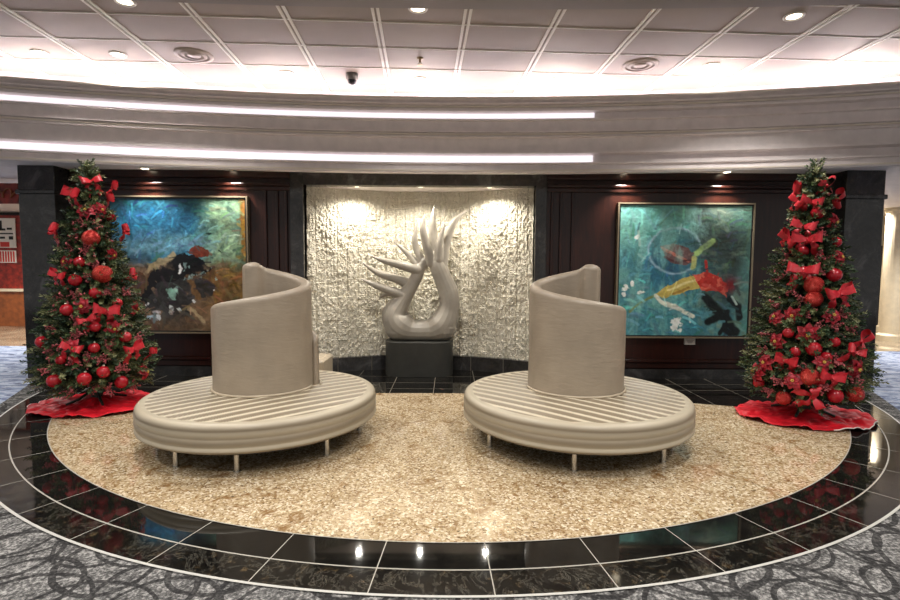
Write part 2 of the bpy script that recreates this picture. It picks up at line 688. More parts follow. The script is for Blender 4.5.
bm = bmesh.new()
N = 80
prev = None
for i in range(N + 1):
    x = -9 + 18 * i / N
    p = ringpt(0.10, x)
    q = [bm.verts.new((p[0], p[1], ZS)), bm.verts.new((p[0] * 1.6, 15, ZS))]
    if prev:
        bm.faces.new((prev[0], q[0], q[1], prev[1]))
    prev = q
struct(obj('ceiling_soffit', bm, M['cornice']))


def ring_profile(name, prof, mat, x0=-9.5, x1=9.5, n=120, closed=False):
    bm = bmesh.new()
    prev = None
    for i in range(n + 1):
        x = x0 + (x1 - x0) * i / n
        q = []
        for d, z in prof:
            p = ringpt(d, x)
            q.append(bm.verts.new((p[0], p[1], z)))
        if prev:
            m = len(prof)
            for k in range(m if closed else m - 1):
                bm.faces.new((prev[k], prev[(k + 1) % m], q[(k + 1) % m], q[k]))
        elif closed:
            bm.faces.new(q)
        prev = q
    if closed:
        bm.faces.new(prev[::-1])
    return obj(name, bm, mat)


def zc(y, d=0.0):
    return at(450, y, YC + d).z


CEIL = 3.85
prof = [(0.12, ZS + 0.01), (0.12, zc(172.5)), (0.0, zc(172.5)), (0.0, zc(169.5)), (0.03, zc(169.2)), (0.035, zc(164.5)), (0.0, zc(164)), (0.0, zc(162.5)),
        (0.10, zc(162)), (0.12, zc(154)), (0.02, zc(153)), (0.02, zc(151)), (0.06, zc(150.5)), (0.06, zc(137.5)), (0.0, zc(137)), (0.0, zc(135.8)), (0.03, zc(135.2)), (0.03, zc(132.6)), (0.0, zc(132)), (0.0, zc(131)), (0.045, zc(130.5)), (0.045, zc(121)), (0.0, zc(120.4)), (0.0, zc(119)),
        (0.06, zc(118.5)), (0.07, zc(112)), (0.0, zc(111)), (0.0, zc(108.5)), (0.03, zc(108)), (0.02, zc(105)), (-0.03, zc(104.5)), (-0.03, zc(103)), (0.0, zc(102.6)), (-0.02, zc(101.2)), (-0.07, zc(100.8)), (-0.07, zc(98.5)), (0.0, zc(98.5)),
        (0.0, zc(103)), (0.75, zc(103)), (0.75, CEIL + 0.02)]
struct(ring_profile('trim_16', prof, M['cornice']))
# thin pale beads
for i, (y, d) in enumerate(((170.5, -0.012), (134.0, 0.008), (106.5, 0.005), (99.6, -0.08))):
    z = zc(y)
    struct(ring_profile('trim_%d' % (17 + i), [(d, z - 0.008), (d, z + 0.008), (d + 0.03, z + 0.008), (d + 0.03, z - 0.008)], M['cornice_line'], closed=True))
XE = 1.72
for nm, (y0, y1), d in (('upper', (112.5, 117), 0.052), ('lower', (154.5, 161), 0.085)):
    za, zb_ = zc(y1), zc(y0)
    o = ring_profile('light_strip', [(d, za), (d, zb_), (d + 0.012, zb_), (d + 0.012, za)], M['led_strip'], -9.2, XE, 90, closed=True)
    tag(o, '%s lavender light strip recessed in the curved cornice' % nm, 'light strip')
# cove tube behind the lip
o = ring_profile('light_strip', [(0.42, zc(98.5, -.06) + .02), (0.42, zc(98.5, -.06) + .05), (0.48, zc(98.5, -.06) + .05), (0.48, zc(98.5, -.06) + .02)], M['led_cove'], -9.2, 9.2, 120, closed=True)
tag(o, 'bright cove light strip hidden behind the cornice lip under the ceiling', 'light strip')

# ------------------------------------------------------------------ ceiling
bm = bmesh.new()
box(bm, -12, 12, -1.0, 8.0, CEIL, CEIL + 0.1)
struct(obj('ceiling', bm, M['tile']))
ANG = math.radians(-3.1)   # the grid runs slightly askew to the wall
cdir = Vector((math.sin(ANG), math.cos(ANG), 0))
cper = Vector((math.cos(ANG), -math.sin(ANG), 0))
bm = bmesh.new()


def strip(bm, p, d, s, L0, L1, w, z0, z1):
    vs = []
    for l in (L0, L1):
        for u in (-w / 2, w / 2):
            for z in (z0, z1):
                v = p + d * l + s * u
                vs.append(bm.verts.new((v.x, v.y, z)))
    for f in ((0, 1, 3, 2), (4, 6, 7, 5), (0, 4, 5, 1), (2, 3, 7, 6), (0, 2, 6, 4), (1, 5, 7, 3)):
        bm.faces.new([vs[i] for i in f])


x_ref = onz(389, 84, CEIL)
for k in range(-8, 9):
    p = Vector((x_ref.x, x_ref.y, 0)) + cper * (0.84 * k)
    for s in (-0.024, 0.024):
        strip(bm, p + cper * s, cdir, cper, -8, 1.4, 0.026, CEIL - 0.012, CEIL)
y_ref = onz(450, 24, CEIL)
for k in range(-6, 5):
    p = Vector((0, y_ref.y, 0)) + cdir * (0.572 * k)
    strip(bm, p, cper, cdir, -9, 9, 0.014, CEIL - 0.008, CEIL)
struct(obj('trim_22', bm, M['tee']))
# curved bulkhead close overhead
bm = bmesh.new()
prev = None
for i in range(61):
    x = -8 + 16 * i / 60
    yy = onz(450, 9, CEIL - 0.08).y - 0.012 * (x - 0.3) ** 2
    q = [bm.verts.new(v) for v in ((x, yy, CEIL), (x, yy, CEIL - 0.08), (x, yy - 0.35, CEIL - 0.08), (x, yy - 0.35, CEIL))]
    if prev:
        for k in range(3):
            bm.faces.new((prev[k], prev[k + 1], q[k + 1], q[k]))
    prev = q
struct(obj('trim_23', bm, M['bulkhead']))


# ------------------------------------------------------------------ lamps
def add_light(name, kind, loc, energy, color=(1, 0.96, 0.91), parent=None, **kw):
    d = bpy.data.lights.new(name, kind)
    d.energy = energy
    d.color = color
    for k, v in kw.items():
        setattr(d, k, v)
    o = bpy.data.objects.new(name, d)
    COL.objects.link(o)
    o.location = loc
    if parent:
        o.parent = parent
    return o


def downlight(loc, label, energy, r=0.075,  group='downlights in the ceiling', size=2.2, blend=0.6, tilt=None, col=(1, 0.96, 0.91)):
    t = empty('downlight', loc)
    tag(t, label, 'ceiling lamp', group)
    bm = bmesh.new()
    lathe(bm, [(r * 0.8, 0.002), (r * 0.8, -0.008), (r * 1.15, -0.012), (r * 1.2, -0.004), (r * 1.2, 0.002)], 24)
    obj('trim_ring', bm, M['white_trim'], t, True)
    bm = bmesh.new()
    lathe(bm, [(0, -0.004), (r * 0.8, -0.004), (r * 0.8, 0.0)], 24)
    obj('lamp_lens', bm, M['lamp_on'], t)
    if energy > 0:
        l = add_light('lamp_light', 'SPOT', (0, 0, -0.03), energy, col, t, spot_size=size, spot_blend=blend, shadow_soft_size=0.028 if 'niche' in group else 0.06)
        if tilt:
            l.rotation_euler = tilt
    return t


CL = [((125, 1), 'second row, above the tree by the blue painting'), ((418, 8), 'next to the curved bulkhead, above the sculpture'), ((794, 16), 'next to the curved bulkhead, above the teal painting'),
      ((40, 52), 'nearest the pillar by the blue painting'), ((118, 54), 'between the pillar lamp and the round vent by the blue painting'), ((287, 73), 'by the cove between round vent and dome camera'),
      ((420, 79), 'by the cove straight behind the sprinkler'), ((553, 80), 'by the cove between sprinkler and the plain round vent'), ((711, 65), 'beside the round vent over the teal painting'), ((855, 68), 'by the cove over the tree by the teal painting')]
for (px, py), lab in CL:
    p = onz(px, py, CEIL)
    downlight(p, 'round white ceiling downlight, ' + lab, 45 if py > 40 else 110)
# unseen lamps added behind and over the viewer to light the room
for x in (-4.5, -1.5, 1.5, 4.5):
    for y in (0.4, 2.6):
        downlight((x, y, CEIL), 'added unseen fill downlight in the rows over the lobby carpet', 165, group='added fill lamps over the carpet')

# picture lamps in the soffit
for (px, lab) in ((145, 'over the blue painting, beside the tree'), (228, 'over the blue painting, beside the niche'), (628, 'over the teal painting, beside the niche'), (727, 'over the teal painting, beside the tree')):
    x = at(px, 172, 6.84).x
    downlight((x, 6.84, ZS), 'small soffit spotlight ' + lab, 80, 0.06, 'picture spotlights', 1.9, 0.7, (math.radians(-4), 0, 0))
    # angled toward the wall
for (px, lab) in ((358, 'over the sculpture niche, by the blue painting side'), (421, 'over the middle of the sculpture niche'), (489, 'over the sculpture niche, by the teal painting side')):
    x = at(px, 190, 7.2).x
    downlight((x, 7.10, NTOP + 0.005), 'recessed spotlight ' + lab, 46, 0.05, 'niche spotlights', 2.6, 0.8, None, (1, 0.94, 0.84))
# roof of the niche
struct(boxo('ceiling_niche', (NX0, NX1, WY + 0.1, WY + 0.9, NTOP + 0.006, NTOP + 0.05), M['cornice']))

# ceiling fittings
for (px, py), lab in (((194, 55), 'round white ceiling air vent above the blue painting'), ((640, 65), 'round white ceiling air vent above the teal painting')):
    t = empty('ceiling_vent', onz(px, py, CEIL))
    tag(t, lab, 'ceiling vent', 'round air vents')
    for k, (r0, r1) in enumerate(((0.16, 0.20), (0.10, 0.135), (0.0, 0.07))):
        bm = bmesh.new()
        lathe(bm, [(r0, -0.014), (r1, -0.009), (r1, 0)], 36)
        obj('vent_ring' if k < 2 else 'vent_plate', bm, M['tile_plain'], t, True)
t = empty('dome_camera', onz(352, 74, CEIL))
tag(t, 'small grey security camera with black dome hanging from the ceiling', 'security camera')
bm = bmesh.new()
lathe(bm, [(0, 0), (0.075, 0), (0.075, -0.06), (0.06, -0.075), (0, -0.075)], 24)
obj('housing', bm, M['camera_grey'], t, True)
bm = bmesh.new()
lathe(bm, [(0.055, -0.075)] + [(0.055 * math.cos(a), -0.075 - 0.055 * math.sin(a)) for a in (0.3, 0.6, 0.9, 1.2)] + [(0, -0.13)], 24)
obj('dome', bm, M['black_glass'], t, True)
t = empty('fire_sprinkler', onz(420, 58, CEIL))
tag(t, 'small metal fire sprinkler hanging from the ceiling above the sculpture', 'sprinkler')
bm = bmesh.new()
lathe(bm, [(0, 0), (0.035, 0), (0.035, -0.008), (0.012, -0.012), (0.012, -0.05), (0, -0.05)], 16)
obj('body', bm, M['brass'], t, True)
bm = bmesh.new()
lathe(bm, [(0, -0.07), (0.03, -0.072), (0.03, -0.075), (0, -0.077)], 16)
box(bm, -0.014, -0.010, -0.003, 0.003, -0.072, -0.05)
box(bm, 0.010, 0.014, -0.003, 0.003, -0.072, -0.05)
obj('deflector', bm, M['brass'], t)


# ------------------------------------------------------------------ paintings
def vnoise(u, v, s, seed):
    rs = np.random.RandomState(seed)
    g = rs.rand(64, 64)
    x, y = u * s, v * s
    xi, yi = np.floor(x).astype(int), np.floor(y).astype(int)
    fx, fy = x - xi, y - yi
    fx, fy = fx * fx * (3 - 2 * fx), fy * fy * (3 - 2 * fy)
    G = lambda a, b: g[a % 64, b % 64]
    return (G(xi, yi) * (1 - fx) + G(xi + 1, yi) * fx) * (1 - fy) + (G(xi, yi + 1) * (1 - fx) + G(xi + 1, yi + 1) * fx) * fy


def fbm(u, v, s, seed, o=4):
    t, a, tot = 0, 1.0, 0
    for k in range(o):
        t = t + a * vnoise(u, v, s * 2 ** k, seed + k)
        tot += a
        a *= 0.55
    return t / tot


def sm(e0, e1, x):  # smoothstep
    t = np.clip((x - e0) / (e1 - e0), 0, 1)
    return t * t * (3 - 2 * t)


def inpoly(u, v, pts):
    r = np.zeros_like(u, bool)
    n = len(pts)
    for i in range(n):
        x0, y0 = pts[i]
        x1, y1 = pts[(i + 1) % n]
        if y0 == y1:
            continue
        c = ((y0 > v) != (y1 > v)) & (u < (x1 - x0) * (v - y0) / (y1 - y0) + x0)
        r ^= c
    return r


def stroke(u, v, pts, w):
    d = np.full_like(u, 9.0)
    for (x0, y0), (x1, y1) in zip(pts, pts[1:]):
        L = (x1 - x0) ** 2 + (y1 - y0) ** 2 + 1e-9
        t = np.clip(((u - x0) * (x1 - x0) + (v - y0) * (y1 - y0)) / L, 0, 1)
        d = np.minimum(d, np.hypot(u - x0 - t * (x1 - x0), v - y0 - t * (y1 - y0)))
    return 1 - sm(w * 0.6, w * 1.2, d)


def brush(c, u, v, seed, count=900):
    rs = np.random.RandomState(seed)
    n = u.shape[0]
    for k in range(count):
        x, y = rs.rand(), rs.rand()
        L, w = rs.uniform(.02, .07), rs.uniform(.004, .012)
        a = 6.0 * float(fbm(np.array(x), np.array(y), 3, seed)) + rs.normal() * .5
        i0, i1 = int(max(0, (y - L) * n)), int(min(n, (y + L) * n + 1))
        j0, j1 = int(max(0, (x - L) * n)), int(min(n, (x + L) * n + 1))
        if i1 - i0 < 2 or j1 - j0 < 2:
            continue
        col = c[min(n - 1, int(y * n)), min(n - 1, int(x * n))] * rs.uniform(.78, 1.3) + rs.normal(0, 7, 3)
        dx, dy = math.cos(a) * L * .8, math.sin(a) * L * .8
        U, V = u[i0:i1, j0:j1], v[i0:i1, j0:j1]
        m = stroke(U, V, [(x - dx, y - dy), (x, y + .2 * dx), (x + dx, y + dy)], w) * rs.uniform(.4, .85)
        c[i0:i1, j0:j1] = lay(c[i0:i1, j0:j1], m, np.clip(col, 0, 255))
    return c


def canvas(fn, n=230):
    g = (np.arange(n + 1)) / n
    u, v = np.meshgrid(g, g)      # v downward
    return u, v, brush(fn(u, v), u, v, 40, 220 if fn is paint_blue else 140)


def lay(c, m, col):
    m = np.clip(m, 0, 1)[..., None]
    return c * (1 - m) + np.array(col, float) * m


def paint_blue(u, v):
    w1, w2 = fbm(u, v, 5, 1) - .5, fbm(u, v, 5, 11) - .5
    w3, w4 = fbm(u, v, 28, 91) - .5, fbm(u, v, 28, 95) - .5
    uu, vv = u + 0.10 * w1 + 0.035 * w3, v + 0.10 * w2 + 0.035 * w4
    st = fbm(u * 0.35, v * 2.2, 9, 21)
    c = np.zeros(u.shape + (3,)) + np.array((44, 104, 140.))
    c = lay(c, 1 - sm(.03, .14, vv), (38, 84, 100))
    c = lay(c, np.exp(-((vv - .36) / .09) ** 2) * (.35 + .9 * st), (132, 180, 196))
    c = lay(c, np.exp(-((vv - .2) / .08) ** 2) * st * .7, (58, 134, 176))
    c = lay(c, sm(.62, .45, 1 - uu) * .0 + sm(.58, .82, uu) * (1 - sm(.45, .62, vv)) * .7, (104, 140, 116))
    c = lay(c, sm(.62, .8, uu) * fbm(u, v, 7, 31) * .8 * (1 - sm(.5, .6, vv)), (164, 180, 128))
    c = lay(c, sm(.80, .95, uu) * .5 * (fbm(u, v, 9, 35) > .5), (88, 104, 82))
    c = lay(c, sm(.955, .975, u), (150, 110, 50))
    c = lay(c, sm(.44, .56, vv), (92, 70, 52))
    c = lay(c, sm(.44, .56, vv) * sm(.55, .8, uu) * fbm(u, v, 8, 41), (142, 112, 54))
    c = lay(c, sm(.50, .56, vv) * (1 - sm(.12, .3, uu)) * .8, (104, 62, 46))
    c = lay(c, sm(.40, .46, vv) * (1 - sm(.46, .56, vv)) * (1 - sm(.2, .34, uu)) * .7, (60, 74, 82))
    c = brush(c, u, v, 43, 500)
    k = inpoly(uu, vv, [(.22, .74), (.30, .58), (.40, .48), (.52, .43), (.66, .45), (.76, .52), (.70, .60), (.60, .58), (.52, .62), (.40, .60), (.34, .72), (.28, .84)])
    c = lay(c, k * .95, (18, 18, 22))
    k = inpoly(uu, vv, [(.30, .70), (.40, .60), (.54, .60), (.66, .62), (.78, .66), (.74, .74), (.62, .78), (.55, .84), (.48, .96), (.32, .93), (.26, .84)])
    c = lay(c, k * .9, (52, 52, 54))
    c = lay(c, k * (fbm(u, v, 8, 51) > .58) * .6, (88, 88, 90))
    c = lay(c, sm(.84, .93, vv) * .75, (112, 92, 72))
    c = lay(c, inpoly(uu, vv, [(.52, .82), (.62, .74), (.76, .74), (.74, .92), (.60, .95)]) * .75, (132, 108, 86))
    c = lay(c, stroke(uu, vv, [(.54, .83), (.66, .92)], .02), (176, 156, 122))
    c = lay(c, stroke(uu, vv, [(.60, .63), (.62, .74)], .025), (122, 92, 62))
    c = lay(c, inpoly(uu, vv, [(.58, .42), (.64, .37), (.72, .38), (.73, .44), (.66, .46)]) * .9, (120, 44, 30))
    c = lay(c, stroke(uu, vv, [(.26, .57), (.36, .49), (.46, .44)], .022) * .9, (190, 168, 128))
    c = lay(c, ((fbm(u, v, 26, 61) > .60) & (uu > .55) & (uu < .78) & (vv > .50) & (vv < .62)) * .85, (142, 170, 168))
    for (x, y, a, b, cc) in ((.52, .55, .018, .03, (240, 240, 240)), (.44, .71, .035, .04, (140, 184, 170)), (.48, .69, .02, .03, (150, 190, 178)), (.42, .83, .015, .03, (214, 224, 222)), (.47, .82, .012, .022, (214, 224, 222)),
                             (.30, .93, .03, .03, (170, 190, 204)), (.33, .90, .012, .03, (220, 226, 230)), (.27, .80, .012, .012, (226, 226, 226)), (.58, .78, .01, .012, (220, 220, 220)), (.77, .69, .008, .008, (220, 220, 220)), (.74, .28, .03, .008, (36, 60, 58)), (.80, .38, .02, .008, (40, 60, 50))):
        d = np.hypot((uu - x) / a, (vv - y) / b) + (fbm(u, v, 40, 71) - .5) * 1.4
        c = lay(c, 1 - sm(.75, 1.1, d), cc)
    c = lay(c, .75 * sm(.52, .7, fbm(u, v, 14, 97)) * sm(.45, .55, v) * (fbm(u, v, 5, 98) > .48), (150, 122, 96))
    c = lay(c, .6 * sm(.56, .7, fbm(u, v, 17, 99)) * sm(.5, .8, u) * (1 - sm(.5, .6, v)), (60, 84, 74))
    c *= (.72 + .6 * fbm(u, v, 36, 81))[..., None]
    return c


def paint_teal(u, v):
    w1, w2 = fbm(u, v, 5, 2) - .5, fbm(u, v, 5, 12) - .5
    w3, w4 = fbm(u, v, 28, 92) - .5, fbm(u, v, 28, 96) - .5
    uu, vv = u + 0.07 * w1 + 0.03 * w3, v + 0.07 * w2 + 0.03 * w4
    drip = fbm(u * 3, v * .3, 9, 22)
    c = np.zeros(u.shape + (3,)) + np.array((104, 168, 160.))
    c = lay(c, (1 - sm(.0, .3, u)) * (1 - sm(.4, .9, v)) * .6, (128, 186, 172))
    c = lay(c, sm(.2, .5, vv) * (.25 + .9 * drip), (62, 122, 140))
    c = lay(c, sm(.55, .7, vv) * (drip < .45) * .55, (110, 162, 162))
    c = lay(c, np.exp(-((uu - .36) / .2) ** 2 - ((vv - .48) / .14) ** 2) * .8, (40, 84, 112))
    c = lay(c, (1 - sm(.02, .2, vv)) * sm(.3, .6, uu) * .55, (140, 178, 150))
    c = lay(c, fbm(u, v, 6, 33) * sm(.4, .62, uu) * (1 - sm(.2, .4, vv)) * .8, (92, 112, 104))
    c = lay(c, sm(.84, .95, uu) * .55, (110, 160, 140))
    g = np.exp(-(((uu - .78) / .23) ** 2 + ((vv - .34) / .25) ** 2) ** 1.5)
    c = lay(c, g * (.55 + .65 * fbm(u, v, 9, 44)), (40, 46, 42))
    c = lay(c, np.exp(-((uu - .63) / .07) ** 2 - ((vv - .11) / .09) ** 2) * .8, (54, 58, 58))
    c = lay(c, np.exp(-((uu - .80) / .16) ** 2 - ((vv - .68) / .16) ** 2) * .8, (52, 66, 62))
    c = brush(c, u, v, 41, 450)
    uu, vv = u + 0.05 * w1 + 0.014 * w3, v + 0.05 * w2 + 0.014 * w4
    rd = np.hypot((uu - .42) / .20, (vv - .345) / .175)
    c = lay(c, (rd < 1) * .35, (50, 80, 96))
    c = lay(c, np.exp(-((rd - 1) / .05) ** 2) * .75 * ((uu < .55) | (vv < .3)), (166, 190, 206))
    c = lay(c, inpoly(uu, vv, [(.30, .32), (.40, .28), (.52, .33), (.58, .42), (.50, .46), (.38, .44)]) * .8, (104, 66, 62))
    c = lay(c, stroke(uu, vv, [(.32, .33), (.42, .38), (.52, .43)], .012) * .9, (176, 104, 90))
    c = lay(c, stroke(uu, vv, [(.34, .40), (.44, .44), (.54, .42)], .010) * .8, (70, 36, 40))
    c = lay(c, stroke(uu, vv, [(.58, .36), (.66, .30), (.70, .26)], .025) * (.4 + fbm(u, v, 20, 55)), (150, 180, 110))
    c = lay(c, stroke(uu, vv, [(.57, .40), (.56, .47)], .022) * .8, (190, 190, 110))
    c = lay(c, stroke(uu, vv, [(.10, .82), (.20, .74), (.30, .68)], .012) * .8, (120, 130, 70))
    c = lay(c, .55 * sm(.45, .7, fbm(u * 2, v * .6, 9, 93)) * (1 - sm(.55, .75, u)), (136, 192, 180))
    c = lay(c, .5 * sm(.5, .75, fbm(u, v, 11, 94)) * sm(.5, .7, u), (132, 150, 128))
    c = lay(c, inpoly(u, vv, [(.28, .68), (.36, .61), (.48, .56), (.60, .52), (.66, .58), (.62, .63), (.50, .66), (.36, .71)]), (196, 176, 96))
    c = lay(c, stroke(u, vv, [(.38, .64), (.50, .60), (.60, .56)], .010) * .8, (232, 220, 160))
    c = lay(c, stroke(u, vv, [(.42, .67), (.54, .63)], .010) * .7, (150, 110, 50))
    c = lay(c, inpoly(uu, vv, [(.56, .52), (.66, .51), (.78, .54), (.84, .62), (.83, .70), (.76, .65), (.64, .64)]) * .95, (186, 46, 38))
    c = lay(c, inpoly(uu, vv, [(.56, .52), (.66, .51), (.78, .54), (.84, .62), (.83, .70), (.76, .65), (.64, .64)]) * (fbm(u, v, 22, 66) > .55) * .7, (226, 120, 96))
    c = lay(c, np.exp(-((uu - .85) / .05) ** 2 - ((vv - .60) / .06) ** 2), (120, 24, 30))
    c = lay(c, stroke(uu, vv, [(.66, .42), (.67, .52)], .012), (170, 50, 44))
    c = lay(c, stroke(u, vv, [(.29, .69), (.33, .74), (.44, .77), (.52, .82), (.58, .85)], .018), (220, 224, 206))
    c = lay(c, stroke(u, vv, [(.55, .83), (.56, .90)], .008), (200, 214, 206))
    for p, w in (([(.68, .70), (.76, .80), (.84, .88), (.90, .98)], .035), ([(.86, .72), (.92, .78), (.93, .86)], .03), ([(.70, .90), (.78, .84)], .028), ([(.84, .82), (.82, .95), (.86, .99)], .022), ([(.79, .97), (.83, .91)], .02)):
        c = lay(c, stroke(uu, vv, p, w), (20, 28, 28))
    c = lay(c, stroke(uu, vv, [(.88, .70), (.91, .76)], .012), (180, 200, 190))
    for (x, y, a, b) in ((.45, .90, .055, .055), (.05, .63, .03, .022), (.10, .60, .012, .02), (.04, .68, .016, .014), (.17, .67, .028, .014), (.12, .24, .02, .016), (.48, .96, .02, .015)):
        d = np.hypot((uu - x) / a, (vv - y) / b) + (fbm(u, v, 36, 77) - .5) * 1.8
        c = lay(c, 1 - sm(.75, 1.05, d), (238, 244, 238))
    c *= (.86 + .28 * fbm(u, v, 36, 88))[..., None]
    return c


def painting(x0, x1, z0, z1, fn, label):
    t = empty('painting', ((x0 + x1) / 2, WY, z0))
    tag(t, label, 'painting')
    W, H = (x1 - x0), (z1 - z0)
    n = 230
    u, v, c = canvas(fn, n)
    vs = np.stack([(u - .5) * W, np.full_like(u, -0.055) - 0.004 * fbm(u, v, 30, 5), (1 - v) * H], -1).reshape(-1, 3)
    fs = []
    for j in range(n):
        for i in range(n):
            a = j * (n + 1) + i
            fs.append((a, a + n + 1, a + n + 2, a + 1))
    o = raw('canvas', vs, fs, M['painting'], t, True)
    cc = np.clip(c.reshape(-1, 3) / 255, 0, 1)
    L = np.where(cc <= .04045, cc / 12.92, ((cc + .055) / 1.055) ** 2.4)
    ca = o.data.color_attributes.new('Col', 'FLOAT_COLOR', 'POINT')
    ca.data.foreach_set('color', np.concatenate([L, np.ones((len(L), 1))], 1).astype(np.float32).ravel())
    for nm, e0, e1, y0, mat in (('inner_frame', 0.0, 0.018, -0.062, M['black_frame']), ('outer_frame', 0.018, 0.038, -0.072, M['gold'])):
        bm = bmesh.new()
        box(bm, -W / 2 - e1, -W / 2 - e0, y0, 0, -e1, H + e1)
        box(bm, W / 2 + e0, W / 2 + e1, y0, 0, -e1, H + e1)
        box(bm, -W / 2 - e0, W / 2 + e0, y0, 0, -e1, -e0)
        box(bm, -W / 2 - e0, W / 2 + e0, y0, 0, H + e0, H + e1)
        obj(nm, bm, mat, t)
    bm = bmesh.new()
    box(bm, -W / 2, W / 2, -0.05, 0, 0, H)
    obj('stretcher', bm, M['black_frame'], t)
    return t


PY = WY - 0.06
a, b = at(246, 199, PY), at(246, 331, PY)
painting(at(112, 265, PY).x, a.x - 0.02, b.z, a.z, paint_blue, 'large square abstract painting, deep blue over black and brown shapes, thin gilt frame')
a, b = at(754, 206, PY), at(618, 335, PY)
painting(b.x - 0.01, a.x - 0.02, b.z + 0.0, a.z - 0.0, paint_teal, 'large square teal painting with a yellow leg, red cloth and dark hair')
p = at(690, 341.5, WY - 0.02)
t = empty('plaque', (p.x, WY, p.z))
tag(t, 'small pale caption plaque on the wood wall under the teal painting', 'plaque')
boxo('plate', (-0.075, 0.075, -0.02, 0, -0.045, 0.045), M['plaque'], t, 0.003)
bm = bmesh.new()
for z, w in ((0.018, 0.05), (0.0, 0.042), (-0.018, 0.03)):
    box(bm, -w, w, -0.022, -0.019, z - 0.004, z + 0.004)
obj('printed_lines', bm, M['bulkhead'], t)

# ------------------------------------------------------------------ sculpture
SY = 7.22
sp = at(419.5, 341, SY)


def sc(cx, cy, dy=0.0):
    p = at(350 + cx / 3.158, 200 + cy / 3.158, SY)
    return Vector((p.x, SY + dy, p.z))


KW = SY / F / 3.158
strokes = [
    [(236, 190, 9, 0), (214, 235, 17, 0), (192, 275, 20, 0), (163, 320, 27, 0), (141, 362, 38, 0), (163, 398, 43, 0), (222, 418, 27, 0), (284, 398, 42, 0), (312, 345, 32, 0), (311, 295, 30, 0), (294, 250, 27, 0), (276, 205, 25, 0), (266, 180, 17, 0)],
    [(150, 402, 40, 0), (200, 412, 33, 0), (245, 412, 33, 0), (295, 402, 40, 0)],
    [(288, 215, 18, 0), (299, 160, 14, .02), (314, 100, 12, .03), (338, 58, 8, .03), (372, 30, 1, .03)],
    [(280, 190, 14, -.05), (284, 135, 11, -.06), (300, 74, 1.2, -.06)],
    [(270, 180, 15, .05), (262, 115, 13, .06), (261, 62, 9, .05), (266, 16, 1, .04)],
    [(258, 200, 14, -.03), (241, 140, 12, -.05), (231, 90, 9, -.05), (236, 44, 1, -.04)],
    [(236, 205, 12, .02), (211, 160, 10, .05), (204, 120, 8, .05), (213, 68, 1.2, .04)],
    [(222, 215, 13, .05), (192, 182, 9, .07), (162, 152, 5.5, .07), (137, 132, 1, .06)],
    [(215, 222, 14, -.03), (162, 206, 12, -.06), (112, 193, 8.5, -.06), (68, 178, 1, -.05)],
    [(188, 268, 17, .03), (148, 250, 13, .05), (88, 231, 9.5, .05), (38, 199, 1, .04)],
    [(168, 300, 15, -.04), (122, 283, 12, -.07), (76, 266, 8, -.07), (37, 249, 1, -.06)],
    [(158, 308, 11, .05), (126, 297, 8, .07), (101, 303, 6, .06), (89, 316, 1, .05)],
]
bm = bmesh.new()
for s in strokes:
    if s[-1][2] <= 1.2:
        s = [(a[0], a[1], a[2] * 1.04, a[3]) for a in s]
    q = spline(s, 8)
    tube(bm, [sc(a[0], a[1], a[3]) for a in q], [max(1.4, a[2] * 1.06) * KW for a in q], 16)
    for e in (q[0], q[-1]):
        r = max(1.4, e[2] * 1.06) * KW
        bmesh.ops.create_uvsphere(bm, u_segments=12, v_segments=8, radius=r, matrix=Matrix.Translation(sc(e[0], e[1], e[3])))
scu = obj('sculpture', bm, M['sculpt'], None, True)
zped = sc(200, 441).z
md = scu.modifiers.new('remesh', 'REMESH')
md.mode = 'VOXEL'
md.voxel_size = 0.0065
md.use_smooth_shade = True
md = scu.modifiers.new('smooth', 'SMOOTH')
md.iterations = 2
# flatten the foot onto the pedestal
for v in scu.data.vertices:
    if v.co.z < zped:
        v.co.z = zped + 0.001
tag(scu, 'pale flame-shaped sculpture with curling tongues round a teardrop opening, on a charcoal pedestal', 'sculpture')
pw = at(453, 360, SY).x - at(386, 360, SY).x
bm = bmesh.new()
out = []
for i in range(64):
    a = 2 * PI * i / 64
    ca, sa = math.cos(a), math.sin(a)
    out.append((sp.x + pw / 2 * math.copysign(abs(ca) ** 0.45, ca), SY + 0.27 * math.copysign(abs(sa) ** 0.8, sa)))
lo = [bm.verts.new((x, y, 0.002)) for x, y in out]
hi = [bm.verts.new((x, y, zped - 0.006)) for x, y in out]
h2 = [bm.verts.new((sp.x + (x - sp.x) * 0.985, SY + (y - SY) * 0.985, zped)) for x, y in out]
for i in range(64):
    j = (i + 1) % 64
    bm.faces.new((lo[i], lo[j], hi[j], hi[i]))
    bm.faces.new((hi[i], hi[j], h2[j], h2[i]))
bm.faces.new(h2)
bm.faces.new(lo[::-1])
ped = obj('pedestal', bm, M['pedestal'])
tag(ped, 'low charcoal pedestal with rounded front under the flame sculpture', 'pedestal')


